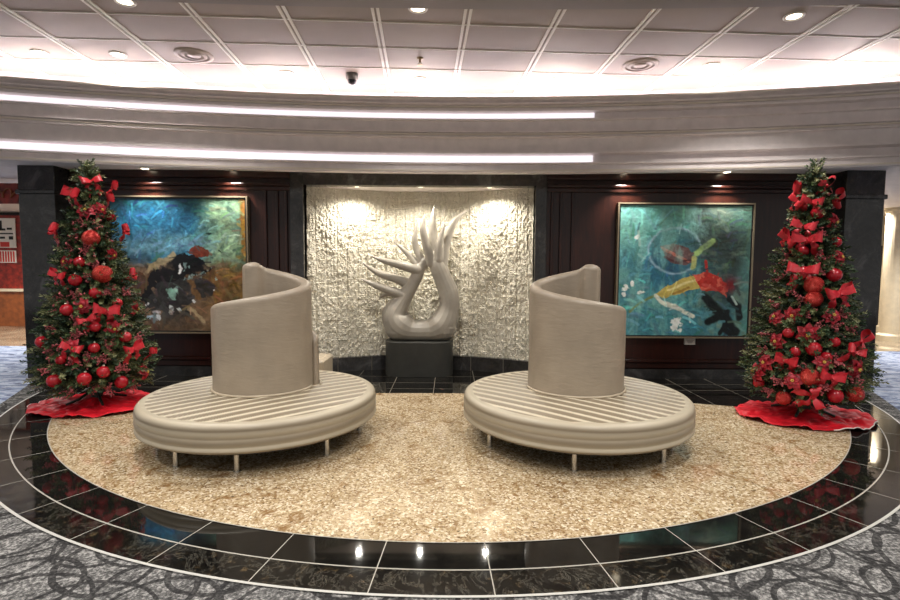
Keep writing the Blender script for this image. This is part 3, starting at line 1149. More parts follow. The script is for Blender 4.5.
# ------------------------------------------------------------------ round settees
def settee(cx, cy, sgn, legs, label):
    t = empty('round_settee', (cx, cy, 0))
    tag(t, label, 'settee', None)
    R = 1.0
    ZB, ZT = 0.185, 0.405
    # seat: polar grid with channels on top, three soft bulges on the side
    nth, nr = 360, 130
    cdir_ = math.radians(42) * sgn
    nxx, nyy = -math.sin(cdir_), math.cos(cdir_)
    vs, fs = [], []
    rows = []
    for k in range(nr + 1):
        r = (R - 0.045) * k / nr
        rows.append((r, 'top'))
    side = []
    for k in range(1, 11):       # rounded shoulder
        a = PI / 2 * k / 10
        side.append((R - 0.045 + 0.045 * math.sin(a), ZT - 0.045 + 0.045 * math.cos(a)))
    for k in range(1, 25):
        s = k / 24
        z = ZT - 0.045 - s * (ZT - 0.045 - ZB - 0.02)
        side.append((R + 0.009 * abs(math.sin(s * PI * 2.5)) - 0.004, z))
    for k in range(1, 5):
        a = PI / 2 * k / 4
        side.append((R - 0.02 + 0.02 * math.cos(a) - .004, ZB + 0.02 - 0.02 * math.sin(a)))
    for ri, (r, _) in enumerate(rows):
        for i in range(nth):
            a = 2 * PI * i / nth
            x, y = r * math.cos(a), r * math.sin(a)
            q = (x * nxx + y * nyy) / 0.118
            g = abs(math.sin(PI * q))
            edge = 1 - min(1, max(0, (r - (R - 0.12)) / 0.075))
            crown = 0.022 * (1 - (r / R) ** 2)
            z = ZT + crown + edge * (0.018 * (g ** 0.6) - 0.018)
            vs.append((x, y, z))
    for r, z in side:
        for i in range(nth):
            a = 2 * PI * i / nth
            wob = 0.003 * noise.noise(Vector((math.cos(a) * 5, math.sin(a) * 5, z * 9)))
            vs.append(((r + wob) * math.cos(a), (r + wob) * math.sin(a), z))
    nrow = len(rows) + len(side)
    for k in range(nrow - 1):
        for i in range(nth):
            j = (i + 1) % nth
            fs.append((k * nth + i, (k + 1) * nth + i, (k + 1) * nth + j, k * nth + j))
    b0 = (nrow - 1) * nth
    fs.append(tuple(b0 + i for i in range(nth))[::-1])
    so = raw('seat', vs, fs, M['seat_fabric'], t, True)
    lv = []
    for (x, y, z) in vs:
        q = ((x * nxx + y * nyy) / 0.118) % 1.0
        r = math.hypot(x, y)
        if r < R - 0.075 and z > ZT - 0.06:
            lv.append(1 - 0.95 * sm(0.0, 0.07, q) * (1 - sm(0.34, 0.48, q)))  # shade painted along the viewer-facing flank of each channel
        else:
            lv.append(0.36 + 0.22 * math.cos((ZT - z) / (ZT - ZB) * 2 * PI * 2.5))  # alternating shade of the side bulges, painted as bands
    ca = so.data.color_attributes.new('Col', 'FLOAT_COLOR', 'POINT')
    c0, c1 = np.array(lin((116, 103, 84))), np.array(lin((198, 188, 166)))  # shaded and lit tones of one cloth
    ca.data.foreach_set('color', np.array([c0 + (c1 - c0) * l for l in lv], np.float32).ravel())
    # base plate under the seat
    bm = bmesh.new()
    lathe(bm, [(0, 0.15), (R - 0.1, 0.15), (R - 0.1, ZB + 0.002), (0, ZB + 0.002)], 64)
    obj('base_frame', bm, M['black_frame'], t)
    # spiral backrest
    ox, oy = -0.03 * sgn, 0.14
    n = 150
    A0, A1 = math.radians(142), math.radians(-350 + (0 if sgn > 0 else 40))
    prof_n = 14
    vs, fs = [], []
    for i in range(n + 1):
        s = i / n
        a = A0 + (A1 - A0) * s
        turn = (A0 - a) / (2 * PI)               # 0..1.28
        th = 0.052 + 0.045 * (1 - sm(0.05, 0.10, turn))   # half thickness
        rm = 0.335 + 0.045 * min(1, turn * 2.2) + 0.05 * max(0, turn - 0.62) / 0.66
        top = 1.53 - 0.44 * min(max(turn - 0.07, 0.0), 1.0) ** 0.9 - 0.55 * max(0, turn - 0.97)
        top += 0.035 * (1 - sm(0.05, 0.10, turn))
        endcap = min(1.0, (min(s, 1 - s) * n) / 5.0)
        endw = math.sqrt(max(0.0, 1 - (1 - endcap) ** 2))
        th2 = max(0.012, th * (0.25 + 0.75 * endw))
        top2 = top - 0.05 * (1 - endw)
        zb0 = ZT + 0.002
        rr = min(th2, 0.05)
        pr = [(rm - th2, zb0)]
        for k in range(prof_n + 1):
            b = PI * (1 - k / prof_n)
            pr.append((rm + th2 * math.cos(b), top2 - rr + rr * math.sin(b)))
        pr.append((rm + th2, zb0))
        pr2 = pr[:1] + [(rm - th2, zb0 + (top2 - rr - zb0) * q) for q in (.25, .5, .75)] + pr[1:-1] + [(rm + th2, zb0 + (top2 - rr - zb0) * q) for q in (.75, .5, .25, .08)] + pr[-1:]
        for r, z in pr2:
            bul = 0.006 * noise.noise(Vector((math.cos(a) * 2.5, math.sin(a) * 2.5, z * 3 + sgn)))
            vs.append((ox + sgn * (r + bul) * math.cos(a), oy + (r + bul) * math.sin(a), z))
        m = len(pr2)
    for i in range(n):
        for k in range(m - 1):
            f = (i * m + k, i * m + k + 1, (i + 1) * m + k + 1, (i + 1) * m + k)
            fs.append(f if sgn < 0 else f[::-1])
    fs.append(tuple(range(m)))
    fs.append(tuple(n * m + k for k in range(m))[::-1])
    me = bpy.data.meshes.new('backrest')
    me.from_pydata(vs, [], fs)
    bm = bmesh.new()
    bm.from_mesh(me)
    br = obj('backrest', bm, M['back_fabric'], t, True)
    # piping at the foot of the backrest
    bm = bmesh.new()
    pp = []
    for i in range(121):
        a = math.radians(-5 - (350 if sgn > 0 else 312) * i / 120)
        turn = (A0 - a) / (2 * PI)
        rm = 0.335 + 0.045 * min(1, turn * 2.2) + 0.05 * max(0, turn - 0.62) / 0.66
        pp.append((ox + sgn * (rm + 0.062) * math.cos(a), oy + (rm + 0.062) * math.sin(a), ZT + 0.024))
    tube(bm, pp, [0.011] * len(pp), 8)
    obj('piping', bm, M['fabric'], t, True)
    for a in legs:
        a = math.radians(a)
        bm = bmesh.new()
        x, y = 0.85 * math.cos(a), 0.85 * math.sin(a)
        lathe(bm, [(0, 0.0), (0.021, 0.0), (0.021, 0.16), (0, 0.16)], 16, (x, y, 0.002))
        lathe(bm, [(0, 0.0), (0.026, 0.0), (0.026, 0.012), (0, 0.012)], 16, (x, y, 0.002))
        obj('leg', bm, M['chrome'], t)
    return t


S1 = settee(-1.68, 4.54, 1, (-83, -118, -36, 10, 55, 100, 145, -158), 'round taupe channelled settee with spiral backrest falling towards the blue painting')
S2 = settee(1.135, 4.58, -1, (-103, -49, -158, -10, 35, 80, 125, 170), 'round taupe channelled settee with spiral backrest falling towards the teal painting')

# small striped ottoman half hidden behind the first settee
p = at(325, 358, 6.3)
t = empty('ottoman', (p.x - 0.30, 6.45, 0))
tag(t, 'pale striped ottoman mostly hidden behind the settee by the niche', 'ottoman')
bm = bmesh.new()
vs, fs = [], []
n = 40
for j in range(n + 1):
    for i in range(n + 1):
        x, y = -.3 + .6 * i / n, -.25 + .5 * j / n
        e = min(1, min(i, n - i, j, n - j) / 3.0)
        z = p.z - 0.03 * (1 - e) - 0.02 * (1 - abs(math.sin(PI * (x + y) / 0.11)) ** .6)
        vs.append((x, y, z))
for j in range(n):
    for i in range(n):
        a = j * (n + 1) + i
        fs.append((a, a + 1, a + n + 2, a + n + 1))
raw('cushion_top', vs, fs, M['fabric'], t, True)
boxo('body', (-.305, .305, -.255, .255, 0.12, p.z - 0.03), M['fabric'], t, 0.015)
for x in (-.25, .25):
    for y in (-.2, .2):
        boxo('leg', (x - .02, x + .02, y - .02, y + .02, 0.002, 0.12), M['chrome'], t)

# ------------------------------------------------------------------ christmas trees
def copy_tree(o, parent=None):
    c = o.copy()
    COL.objects.link(c)
    if parent is not None:
        c.parent = parent
    for ch in o.children:
        copy_tree(ch, c)
    return c


TH = 2.42     # foliage height range: 0.17 .. TH


def tree_R(z):
    """foliage radius at height z."""
    t = (z - 0.17) / (2.46 - 0.17)
    t = min(max(t, 0), 1)
    if t < 0.10:
        return 0.44 + (0.53 - 0.44) * t / 0.10
    return 0.53 * (1 - (t - 0.10) / 0.90) ** 0.82 + 0.035


def build_foliage(seed):
    rg = random.Random(seed)
    vs, fs, cols = [], [], []

    def sprig(o, d, L, tone):
        d = d.normalized()
        u = d.orthogonal().normalized()
        v = d.cross(u)
        c1 = tone
        # stem
        b = len(vs)
        w = 0.004
        vs.extend([o - u * w, o + u * w, o + d * L + u * w * .4, o + d * L - u * w * .4])
        fs.append((b, b + 1, b + 2, b + 3))
        cols.extend([(0.05, 0.035, 0.02)] * 4)
        nn = 22
        for k in range(nn):
            s = (k + rg.random()) / nn
            ph = k * 2.4 + rg.random()
            side = u * math.cos(ph) + v * math.sin(ph)
            nd = (d * (0.75 + 0.5 * s) + side * 1.0).normalized()
            ln = 0.05 * (1 - 0.35 * s) * rg.uniform(.8, 1.2)
            p0 = o + d * (L * s)
            wv = nd.cross(side).normalized() * 0.0075
            b = len(vs)
            vs.extend([p0, p0 + nd * ln * .5 + wv, p0 + nd * ln, p0 + nd * ln * .5 - wv])
            fs.append((b, b + 1, b + 2, b + 3))
            j = rg.uniform(.75, 1.25)
            cols.extend([(c1[0] * j, c1[1] * j, c1[2] * j)] * 4)

    tones = [(0.034, 0.062, 0.028), (0.058, 0.09, 0.032), (0.13, 0.15, 0.06), (0.25, 0.26, 0.13), (0.02, 0.04, 0.022)]
    wts = [4, 4, 3, 2.0, 2.5]
    for i in range(1900):
        # area weighted height
        while True:
            z = rg.uniform(0.2, 2.42)
            if rg.random() < tree_R(z) / 0.61:
                break
        R = tree_R(z)
        a = rg.uniform(0, 2 * PI)
        layer = rg.random()
        L = 0.16 * (0.65 + 0.5 * rg.random()) * (0.75 if z > 2.0 else 1)
        rr = max(0.01, R * (0.60 + 0.45 * layer) - L * 0.70)
        rr += R * 0.10 * (((z * 7.3) % 1.0) - 0.5)
        out = Vector((math.cos(a), math.sin(a), 0))
        d = out + Vector((rg.uniform(-.5, .5), rg.uniform(-.5, .5), rg.uniform(-.35, .55)))
        sprig(out * rr + Vector((0, 0, z)), d, L, rg.choices(tones, wts)[0])
    for i in range(14):
        a = i * 2.4
        sprig(Vector((0, 0, 2.28 + .016 * i)), Vector((math.cos(a) * .7, math.sin(a) * .7, 0.7)), 0.10, tones[i % 4])
    sprig(Vector((0, 0, 2.40)), Vector((0.03, 0, 1)), 0.15, tones[2])
    # branches from the trunk out to the sprigs
    for i in range(260):
        z = rg.uniform(0.22, 2.2)
        a = rg.uniform(0, 2 * PI)
        R = tree_R(z) * .8
        p0 = Vector((0, 0, z - 0.05))
        p1 = Vector((R * math.cos(a), R * math.sin(a), z + rg.uniform(-.03, .06)))
        d = (p1 - p0).normalized()
        u = d.orthogonal().normalized() * .006
        w = d.cross(u).normalized() * .006
        b = len(vs)
        vs.extend([p0 + u, p0 - u, p1 - u * .4, p1 + u * .4, p0 + w, p0 - w, p1 - w * .4, p1 + w * .4])
        fs.extend([(b, b + 1, b + 2, b + 3), (b + 4, b + 5, b + 6, b + 7)])
        cols.extend([(0.04, 0.03, 0.02)] * 8)
    # added dark core shell that blocks the view through the foliage
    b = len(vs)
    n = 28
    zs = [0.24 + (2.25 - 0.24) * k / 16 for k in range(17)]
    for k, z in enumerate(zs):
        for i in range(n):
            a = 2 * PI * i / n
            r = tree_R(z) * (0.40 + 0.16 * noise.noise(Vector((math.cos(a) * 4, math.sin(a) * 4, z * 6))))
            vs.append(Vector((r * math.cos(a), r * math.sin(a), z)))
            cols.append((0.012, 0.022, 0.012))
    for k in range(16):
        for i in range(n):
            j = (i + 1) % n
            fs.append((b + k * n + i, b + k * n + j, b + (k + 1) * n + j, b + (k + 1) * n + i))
    return vs, fs, cols


def make_tree(loc, seed, label, s=1.03, shear=0):
    t = empty('christmas_tree', loc)
    t.scale = (s, s, s)
    tag(t, label, 'christmas tree')
    vs, fs, cols = build_foliage(seed)
    o = raw('foliage', vs, fs, M['foliage'], t)
    ca = o.data.color_attributes.new('Col', 'FLOAT_COLOR', 'POINT')
    ca.data.foreach_set('color', np.array([(c[0], c[1], c[2], 1) for c in cols], np.float32).ravel())
    bm = bmesh.new()
    tube(bm, [(0, 0, 0.03), (0, 0, 1.2), (0, 0, 2.35)], [0.035, 0.022, 0.006], 12)
    obj('trunk', bm, M['bark'], t, True)
    st = empty('stand')
    st.parent = t
    bm = bmesh.new()
    lathe(bm, [(0.038, 0.04), (0.055, 0.04), (0.055, 0.22), (0.038, 0.22)], 20)
    obj('collar', bm, M['stand'], st)
    for k in range(4):
        a = PI / 4 + k * PI / 2
        bm = bmesh.new()
        c, s_ = math.cos(a), math.sin(a)
        tube(bm, [(0.05 * c, 0.05 * s_, 0.16), (0.16 * c, 0.16 * s_, 0.09), (0.27 * c, 0.27 * s_, 0.055)], [0.014, 0.014, 0.012], 8)
        obj('stand_leg', bm, M['stand'], st, True)
    return t


T1 = Vector((at(93, 300, 5.48).x, 5.48, 0.0))
T2 = Vector((at(808, 300, 5.22).x, 5.22, 0.0))
t1 = make_tree(T1, 3, 'decorated christmas tree between the black pillar and the blue painting')
t2 = make_tree(T2, 5, 'decorated christmas tree between the teal painting and the black pillar')


def skirt(c, rx, ry, seed, label, px_piping):
    t = empty('tree_skirt', c)
    tag(t, label, 'tree skirt')
    n, m = 160, 46
    vs, fs = [], []
    rim = []
    for k in range(m + 1):
        s = k / m
        for i in range(n):
            a = 2 * PI * i / n
            ca, sa = math.cos(a), math.sin(a)
            lob = 1 + 0.07 * noise.noise(Vector((ca * 2.2 + seed, sa * 2.2, 0))) + 0.03 * noise.noise(Vector((ca * 7, sa * 7, seed)))
            r = 0.04 + s * 0.96
            fold = 0.5 + 0.5 * math.sin(a * 9 + 2.2 * noise.noise(Vector((ca * 2, sa * 2, seed + 3))) + 1.5 * s)
            z = 0.008 + 0.075 * math.exp(-(s / 0.30) ** 2) + 0.055 * fold * s * (1 - 0.5 * s) + 0.035 * abs(noise.noise(Vector((ca * r * 6, sa * r * 6, seed + 7))))
            x, y = rx * r * lob * ca, ry * r * lob * sa
            vs.append((x, y, z))
            if k == m:
                rim.append((x, y, z + 0.002))
    for k in range(m):
        for i in range(n):
            j = (i + 1) % n
            fs.append((k * n + i, k * n + j, (k + 1) * n + j, (k + 1) * n + i))
    o = raw('cloth', vs, fs, M['skirt'], t, True)
    md = o.modifiers.new('solid', 'SOLIDIFY')
    md.thickness = 0.005
    bm = bmesh.new()
    tube(bm, [Vector(rim[i % n]) for i in range(px_piping[0], px_piping[1])], [0.0055] * (px_piping[1] - px_piping[0]), 6)
    obj('piping', bm, M['piping'], t, True)
    return t


skirt(T1 + Vector((0.02, -0.02, 0)), 0.64, 0.52, 1.0, 'red velvet tree skirt under the tree by the blue painting', (78, 92))
skirt(T2 + Vector((0.0, -0.02, 0)), 0.66, 0.50, 5.0, 'red velvet tree skirt with white piping under the tree by the teal painting', (118, 150))

# ------------------------------------------------------------------ ornaments
ORD = 'topmost second third fourth fifth sixth seventh eighth ninth tenth eleventh twelfth thirteenth fourteenth fifteenth sixteenth seventeenth eighteenth nineteenth twentieth'.split()


def place(tree, px, py, sink=0.0):
    """point on the tree's outer surface, on the viewer's side, and its outward direction."""
    d = ray(px, py)
    o = Vector((0, 0, CAMZ))
    best, bp = 9, None
    lo, hi = tree.y - 0.9, tree.y + 0.2
    for k in range(221):
        Y = lo + (hi - lo) * k / 220
        p = o + d * (Y / d.y)
        r = math.hypot(p.x - tree.x, p.y - tree.y)
        e = r - tree_R(p.z) * 0.97
        if e <= 0:
            bp = p
            break
        if e < best:
            best, bp = e, p
    out = Vector((bp.x - tree.x, bp.y - tree.y, 0))
    if out.length < 1e-4:
        out = Vector((0, -1, 0))
    out.normalize()
    return bp - out * sink, out


def face_rot(out, tilt=0.0, spin=0.0):
    """orient local -Y outward."""
    ang = math.atan2(out.y, out.x) + PI / 2
    return (Matrix.Rotation(ang, 4, 'Z') @ Matrix.Rotation(tilt, 4, 'X') @ Matrix.Rotation(spin, 4, 'Y')).to_euler()


# prototypes (meshes shared by the copies)
def mesh_of(bm, name, mat, smooth=True):
    me = bpy.data.meshes.new(name)
    bmesh.ops.recalc_face_normals(bm, faces=bm.faces[:])
    bm.to_mesh(me)
    bm.free()
    me.materials.append(mat)
    if smooth:
        for p in me.polygons:
            p.use_smooth = True
    return me


def bauble_mesh(mat):
    bm = bmesh.new()
    bmesh.ops.create_uvsphere(bm, u_segments=28, v_segments=18, radius=1.0)
    return mesh_of(bm, 'ball', mat)


def cap_mesh():
    bm = bmesh.new()
    lathe(bm, [(0.22, 0.95), (0.22, 1.16), (0.18, 1.2), (0, 1.2)], 14)
    tube(bm, [(0.10 * math.cos(a), 0, 1.28 + 0.10 * math.sin(a)) for a in [k * PI / 6 for k in range(13)]], [0.02] * 13, 6)
    return mesh_of(bm, 'cap', M['cap'])


ME_G, ME_L, ME_C = bauble_mesh(M['red_gloss']), bauble_mesh(M['red_glitter']), cap_mesh()


def loop_mesh(sgn):
    """one ribbon loop, local frame: x sideways, z up, -y towards the viewer."""
    vs, fs = [], []
    n = 24
    for i in range(n + 1):
        a = 2 * PI * i / n
        # teardrop in xz seen from the front, with width along y
        rad = 0.5 * (1 - math.cos(a))
        x = sgn * (0.10 * rad)
        z = 0.050 * math.sin(a) * (0.35 + 0.65 * rad) + 0.02 * rad
        for k in range(5):
            w = (k / 4 - .5) * 0.075 * (0.35 + 0.65 * rad)
            vs.append((x, -0.03 - z * 0.9 + 0.3 * w, 0.01 + w * 1.1 + 0.025 * rad + 0.005 * math.sin(k * 2.4 + i)))
    for i in range(n):
        for k in range(4):
            a = i * 5 + k
            fs.append((a, a + 1, a + 6, a + 5))
    me = bpy.data.meshes.new('ribbon_loop')
    me.from_pydata(vs, [], fs)
    me.materials.append(M['ribbon'])
    for p in me.polygons:
        p.use_smooth = True
    return me


def tail_mesh(sgn):
    vs, fs = [], []
    n = 14
    for i in range(n + 1):
        s = i / n
        x = sgn * (0.015 + 0.065 * s + 0.012 * math.sin(s * 6))
        z = -0.01 - 0.11 * s
        y = -0.02 * math.sin(s * 5)
        w = 0.012 + 0.022 * min(1, s * 2)
        for k in range(3):
            q = (k - 1) * w
            vs.append((x + q * .85, y - 0.012 * (k == 1), z + sgn * q * .4 - (0.02 if (i == n and k != 1) else 0)))
    for i in range(n):
        for k in range(2):
            a = i * 3 + k
            fs.append((a, a + 1, a + 4, a + 3))
    me = bpy.data.meshes.new('ribbon_tail')
    me.from_pydata(vs, [], fs)
    me.materials.append(M['ribbon'])
    for p in me.polygons:
        p.use_smooth = True
    return me


LOOPS = [loop_mesh(-1), loop_mesh(1)]
TAILS = [tail_mesh(-1), tail_mesh(1)]
bm = bmesh.new()
bmesh.ops.create_uvsphere(bm, u_segments=14, v_segments=10, radius=0.022, matrix=Matrix.Translation((0, -0.022, 0)) @ Matrix.Diagonal((1, .8, 1.1, 1)))
KNOT = mesh_of(bm, 'knot', M['ribbon'])


def petals_mesh():
    vs, fs = [], []
    for ring_, (np_, L, w, lift) in enumerate(((7, 0.085, 0.030, 0.012), (6, 0.055, 0.024, 0.03))):
        for k in range(np_):
            a = 2 * PI * k / np_ + ring_ * .4 + 0.15 * math.sin(k * 5)
            ca, sa = math.cos(a), math.sin(a)
            b = len(vs)
            prof = [(0.0, .15), (.3, .8), (.55, 1.0), (.8, .6), (1.0, .05)]
            for s, ww in prof:
                for q in (-1, 0, 1):
                    x0, z0 = L * s * ca - q * w * ww * sa, L * s * sa + q * w * ww * ca
                    vs.append((x0, -lift - 0.02 * math.sin(s * 2.6) + 0.008 * (q == 0) + 0.02 * s * s, z0))
            for i in range(4):
                for q in range(2):
                    c = b + i * 3 + q
                    fs.append((c, c + 1, c + 4, c + 3))
    me = bpy.data.meshes.new('petals')
    me.from_pydata(vs, [], fs)
    me.materials.append(M['petal'])
    for p in me.polygons:
        p.use_smooth = True
    return me


PETALS = petals_mesh()
bm = bmesh.new()
for k in range(6):
    a = k * PI / 3
    bmesh.ops.create_uvsphere(bm, u_segments=8, v_segments=6, radius=0.006, matrix=Matrix.Translation((0.009 * math.cos(a), -0.05, 0.009 * math.sin(a))))
HEART = mesh_of(bm, 'flower_heart', M['pollen'])


def spray_mesh(seed):
    rg = random.Random(seed)
    bt, bb = bmesh.new(), bmesh.new()
    for k in range(11):
        d = Vector((rg.uniform(-1, 1), rg.uniform(-1.2, -.2), rg.uniform(-.9, .9))).normalized()
        L = rg.uniform(0.055, 0.10)
        b = Vector((0, 0.02, 0))
        tube(bt, [b, b + d * L], [0.0025, 0.0015], 5)
        for q in range(6):
            p = b + d * L * (0.15 + 0.85 * q / 5) + Vector((rg.uniform(-1, 1), rg.uniform(-1, 1), rg.uniform(-1, 1))) * 0.010
            bmesh.ops.create_icosphere(bb, subdivisions=1, radius=rg.uniform(0.007, 0.0105), matrix=Matrix.Translation(p))
    return mesh_of(bt, 'stems', M['twig']), mesh_of(bb, 'berries', M['berry'])


SPRAYS = [spray_mesh(11), spray_mesh(12), spray_mesh(13)]


def inst(name, me, parent=None):
    o = bpy.data.objects.new(name, me)
    COL.objects.link(o)
    if parent is not None:
        o.parent = parent
    return o


def labelled(items, fmt):
    """items (px, py, payload) sorted from the top: yields each with its ordinal."""
    for k, it in enumerate(sorted(items, key=lambda q: q[1])):
        yield it, fmt % (ORD[k] if k == 0 else ORD[k] + '-highest')


WHERE = ['blue-painting tree', 'teal-painting tree']
BAUB = [
    [(91, 238, 8, 1), (103, 274, 9, 1), (79, 262, 5.2, 0), (74.5, 280, 6, 0), (95, 293, 5.5, 0), (66, 310, 6, 0), (94, 348, 5.2, 0), (126, 337, 5.6, 0), (103.5, 372, 6, 0), (122, 382, 6.2, 0), (84, 379, 6.5, 0), (53, 381, 6.6, 0), (41, 342, 6, 0), (112, 218, 4.4, 0), (95, 327, 5, 0), (118, 303, 4.6, 0), (60, 360, 4.8, 0)],
    [(818, 213, 6, 0), (837, 242, 5, 0), (803, 251, 5, 0), (835, 275, 7, 0), (814, 285, 9, 1), (814, 299, 8, 1), (788, 333, 5, 0), (814, 349, 7.2, 0), (835, 342, 5.2, 0), (810, 377, 8.8, 1), (783, 398, 7, 1), (836, 396, 7.2, 0), (856, 394, 8.4, 1), (827, 357, 5.2, 0), (758, 383, 5.2, 0), (795, 352, 5, 0), (803, 273, 7, 0)],
]
BOWS = [
    [(77, 196, 1.15, 10), (90, 183, .9, -15), (109, 186, .8, -20), (104, 199, .9, -15), (60, 233, 1.0, -10), (120, 232, 1.05, 12), (62, 276, .9, 15), (104, 311, 1.25, 8), (130, 349, 1.1, -15), (127, 275, .9, 20), (73, 349, 1.0, 20), (88, 320, .8, -20), (148, 352, .8, 10)],
    [(804, 189, 1.0, 20), (823, 186, 1.0, 70), (801, 203, 1.0, 40), (812, 202, 1.0, 15), (831, 200, 1.0, -50), (805, 228, 1.2, 15), (808, 240, 1.15, 0), (792, 239, 1.0, 40), (835, 294, 1.3, -15), (804, 272, 1.2, 5), (857, 341, 1.15, -50), (812, 396, 1.0, 75), (829, 376, 1.0, 10), (850, 352, 1.0, 20), (788, 360, .9, 10)],
]
FLOW = [
    [(86, 211, 1, 0), (100, 210, 1, 0), (72, 348, 1.1, 0), (113, 328, 1, 0), (82, 306, 1, 0), (135, 308, 1, 0), (66, 262, .9, 0), (112, 255, .9, 0), (144, 372, 1.1, 0)],
    [(833, 222, 1.1, 0), (808, 334, 1.25, 0), (793, 315, 1, 0), (832, 316, 1, 0), (777, 341, 1, 0), (766, 363, 1.1, 0), (855, 368, 1.2, 0), (793, 381, 1, 0), (839, 258, 1, 0), (776, 318, 1, 0), (757, 372, 1.2, 0), (823, 363, 1.0, 0)],
]
rg = random.Random(21)
for ti, tree in enumerate((T1, T2)):
    pc = (93, 808)[ti]
    # baubles
    for big in (0, 1):
        its = [b for b in BAUB[ti] if b[3] == big]
        fmt = '%s ' + ('large glittered' if big else 'glossy') + ' red bauble hanging on the ' + WHERE[ti]
        for (px, py, r, _), lab in labelled(its, fmt):
            p, out = place(tree, px, py)
            R = r / F * p.y
            b = inst('bauble', ME_L if big else ME_G)
            # ball as the thing, its cap as a child
            b.location = p - out * R * 0.15
            b.scale = (R, R, R)
            b.rotation_euler = (rg.uniform(-.2, .2), rg.uniform(-.2, .2), rg.uniform(0, 6))
            tag(b, lab, 'bauble', ('glittered' if big else 'glossy') + ' baubles on the ' + WHERE[ti])
            inst('cap', ME_C, b)
    for (px, py, s, sp_), lab in labelled(BOWS[ti], '%s red ribbon bow tied to the ' + WHERE[ti]):
        p, out = place(tree, px, py)
        t = empty('ribbon_bow', p + out * 0.015)
        t.rotation_euler = face_rot(out, rg.uniform(-.2, .3), math.radians(sp_))
        t.scale = (s * 1.0 * rg.uniform(.9, 1.1),) * 3
        tag(t, lab, 'bow', 'ribbon bows on the ' + WHERE[ti])
        inst('ribbon_loop', LOOPS[0], t)
        inst('ribbon_loop', LOOPS[1], t)
        inst('ribbon_tail', TAILS[0], t)
        inst('ribbon_tail', TAILS[1], t)
        inst('knot', KNOT, t)
    for (px, py, s, _), lab in labelled(FLOW[ti], '%s crimson poinsettia flower on the ' + WHERE[ti]):
        p, out = place(tree, px, py)
        t = empty('poinsettia', p - out * 0.015)
        t.rotation_euler = face_rot(out, rg.uniform(-.4, .2), rg.uniform(0, 6))
        t.scale = (s * 1.05,) * 3
        tag(t, lab, 'artificial flower', 'poinsettias on the ' + WHERE[ti])
        inst('petals', PETALS, t)
        inst('flower_heart', HEART, t)
    # berry sprays in the gaps
    used = [(q[0], q[1], 8) for q in BAUB[ti] + BOWS[ti] + FLOW[ti]]
    got = []
    tries = 0
    while len(got) < 40 and tries < 6000:
        tries += 1
        py = rg.uniform(205, 392)
        z = at(pc, py, tree.y).z
        hw = tree_R(z) / tree.y * F
        px = pc + rg.uniform(-1.02, 1.02) * hw
        if all(math.hypot(px - a, py - b) > c + 5 for a, b, c in used):
            used.append((px, py, 9))
            got.append((px, py))
    for side in (0, 1):
        near_pillar = (side == 0) == (ti == 0)
        its = [(a, b) for a, b in got if (a < pc) == (side == 0)][:20]
        for (px, py), lab in labelled(its, '%s frosted berry spray on the ' + ('pillar' if near_pillar else 'painting') + ' side of the ' + WHERE[ti]):
            p, out = place(tree, px, py)
            t = empty('berry_spray', p - out * 0.035)
            t.rotation_euler = face_rot(out, rg.uniform(-.4, .4), rg.uniform(0, 6))
            tag(t, lab, 'berry spray', 'berry sprays on the ' + WHERE[ti])
            a, b = SPRAYS[rg.randrange(3)]
            inst('stems', a, t)
            inst('berries', b, t)

# ------------------------------------------------------------------ side halls seen past the pillars
struct(boxo('wall_west', (-14, -4.9, 13.0, 13.2, 0, ZS), M['dark']))
struct(boxo('wall_east', (4.9, 14, 13.0, 13.2, 0, ZS), M['cream']))
struct(boxo('wall_hall_west', (-5.05, -4.85, 7.2, 13.0, 0, ZS), M['cream']))
struct(boxo('wall_hall_east', (4.85, 5.05, 7.2, 13.0, 0, ZS), M['cream']))


def hp(px, py, Y):
    return at(px, py, Y)


# shop front on the west side
sgn = empty('shop_sign', hp(9, 194, 7.7))
tag(sgn, 'narrow maroon shop sign with looping pale lettering beyond the black pillar', 'sign')
boxo('board', (-1.0, 0.13, 0, 0.06, -0.14, 0.16), M['shop_red'], sgn)
bm = bmesh.new()
pts = []
for i in range(80):
    s = i / 79
    pts.append((-0.75 + 0.85 * s + 0.03 * math.sin(s * 44), -0.012, 0.01 + 0.07 * math.sin(s * 38) * (0.6 + 0.4 * math.sin(s * 9))))
tube(bm, pts, [0.011] * 80, 6)
obj('lettering', bm, M['wood_light'], sgn)
sh = empty('display_case', hp(4, 250, 12.2))
sh.location.z = 0
tag(sh, 'dark wooden shop display case with coloured stock beyond the black pillar', 'display case')
boxo('carcass', (-1.2, 0.32, 0.1, 0.5, 0.0, 0.85), M['wood_light'], sh)
boxo('counter_top', (-1.25, 0.36, 0.05, 0.52, 0.85, 0.9), M['cream'], sh)
boxo('back_panel', (-1.2, 0.32, 0.45, 0.5, 0.9, 2.7), M['shop_red'], sh)
p = hp(8, 233, 12.62)
po = empty('poster', p)
tag(po, 'white shop poster with black lettering hanging beyond the black pillar', 'poster')
boxo('sheet', (-0.5, 0.18, 0, 0.02, -0.36, 0.36), M['paper'], po)
bm = bmesh.new()
box(bm, -0.20, -0.14, -0.008, 0.001, 0.06, 0.30)
box(bm, -0.20, -0.06, -0.008, 0.001, 0.06, 0.11)
box(bm, -0.02, 0.10, -0.008, 0.001, 0.08, 0.13)
box(bm, -0.20, 0.12, -0.008, 0.001, -0.03, 0.00)
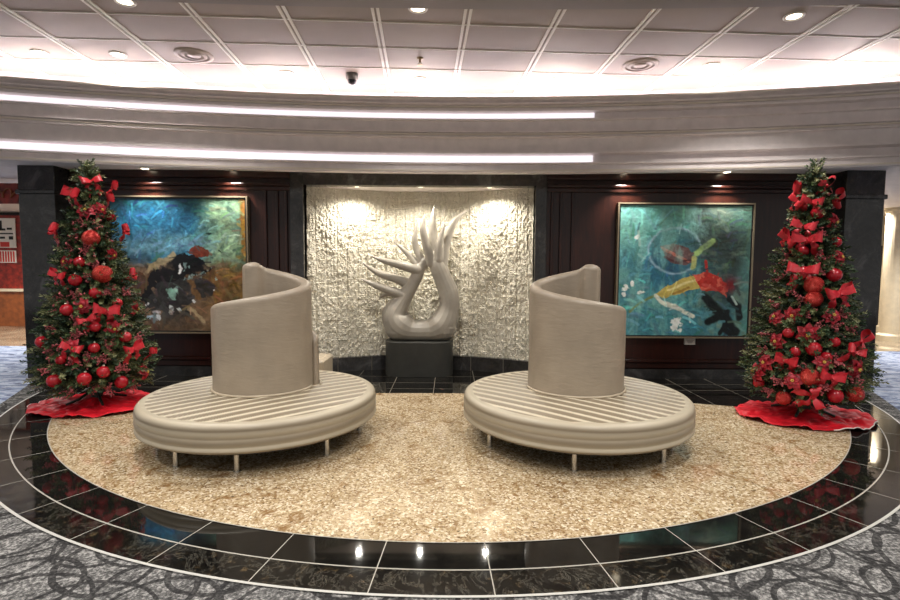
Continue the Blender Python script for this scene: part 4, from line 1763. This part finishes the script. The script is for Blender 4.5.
box(bm, 0.02, 0.12, -0.008, 0.001, -0.16, -0.08)
box(bm, -0.2, -0.08, -0.008, 0.001, -0.14, -0.09)
obj('lettering', bm, M['ink'], po)
bm = bmesh.new()
box(bm, -0.20, 0.02, -0.008, 0.001, -0.34, -0.22)
obj('red_patch', bm, M['poster_red'], po)
p = hp(9, 257, 12.62)
po = empty('poster', p)
tag(po, 'small red striped poster below the white shop poster', 'poster')
boxo('sheet', (-0.25, 0.17, 0, 0.02, -0.14, 0.16), M['paper'], po)
bm = bmesh.new()
for k in range(6):
    box(bm, -0.22 + k * 0.065, -0.185 + k * 0.065, -0.006, 0.001, -0.12, 0.14)
obj('stripe', bm, M['poster_red'], po)

# cream hall on the east side
for i, (px, Y, w) in enumerate(((893, 10.8, 0.20), (887, 12.3, 0.14))):
    p = hp(px, 300, Y)
    bm = bmesh.new()
    lathe(bm, [(0, 0), (w * 1.3, 0), (w * 1.3, 0.12), (w, 0.16), (w, ZS - 0.12), (w * 1.2, ZS - 0.06), (w * 1.2, ZS), (0, ZS)], 28, (p.x, Y, 0))
    o = struct(obj('column', bm, M['cream'], None, False))
p = hp(893, 262, 12.9)
d = struct(boxo('door_1', (p.x - 0.35, p.x + 0.12, 12.93, 13.0, 0, 2.1), M['dark']))
for i, (x, y) in enumerate(((-8.2, 8.6), (-9.0, 11.0), (8.2, 8.6), (9.0, 11.0))):  # unseen lamps added to brighten the side halls
    downlight((x, y, ZS), 'added unseen downlight lighting the hall %s, %s' % ('past the shop' if x < 0 else 'with cream columns', 'closer row' if y < 9 else 'deeper row'), 300, 0.08, 'added hall lamps', 2.6)

# ------------------------------------------------------------------ world and view
w = bpy.data.worlds.new('lobby_ambient')
SC.world = w
w.use_nodes = True
bg = w.node_tree.nodes['Background']
bg.inputs[0].default_value = (1.0, 0.97, 0.94, 1)
bg.inputs[1].default_value = 0.30

SC.view_settings.view_transform = 'Standard'
SC.view_settings.look = 'None'
SC.view_settings.gamma = 1.0
SC.view_settings.exposure = 0.58
SC.view_settings.use_curve_mapping = False
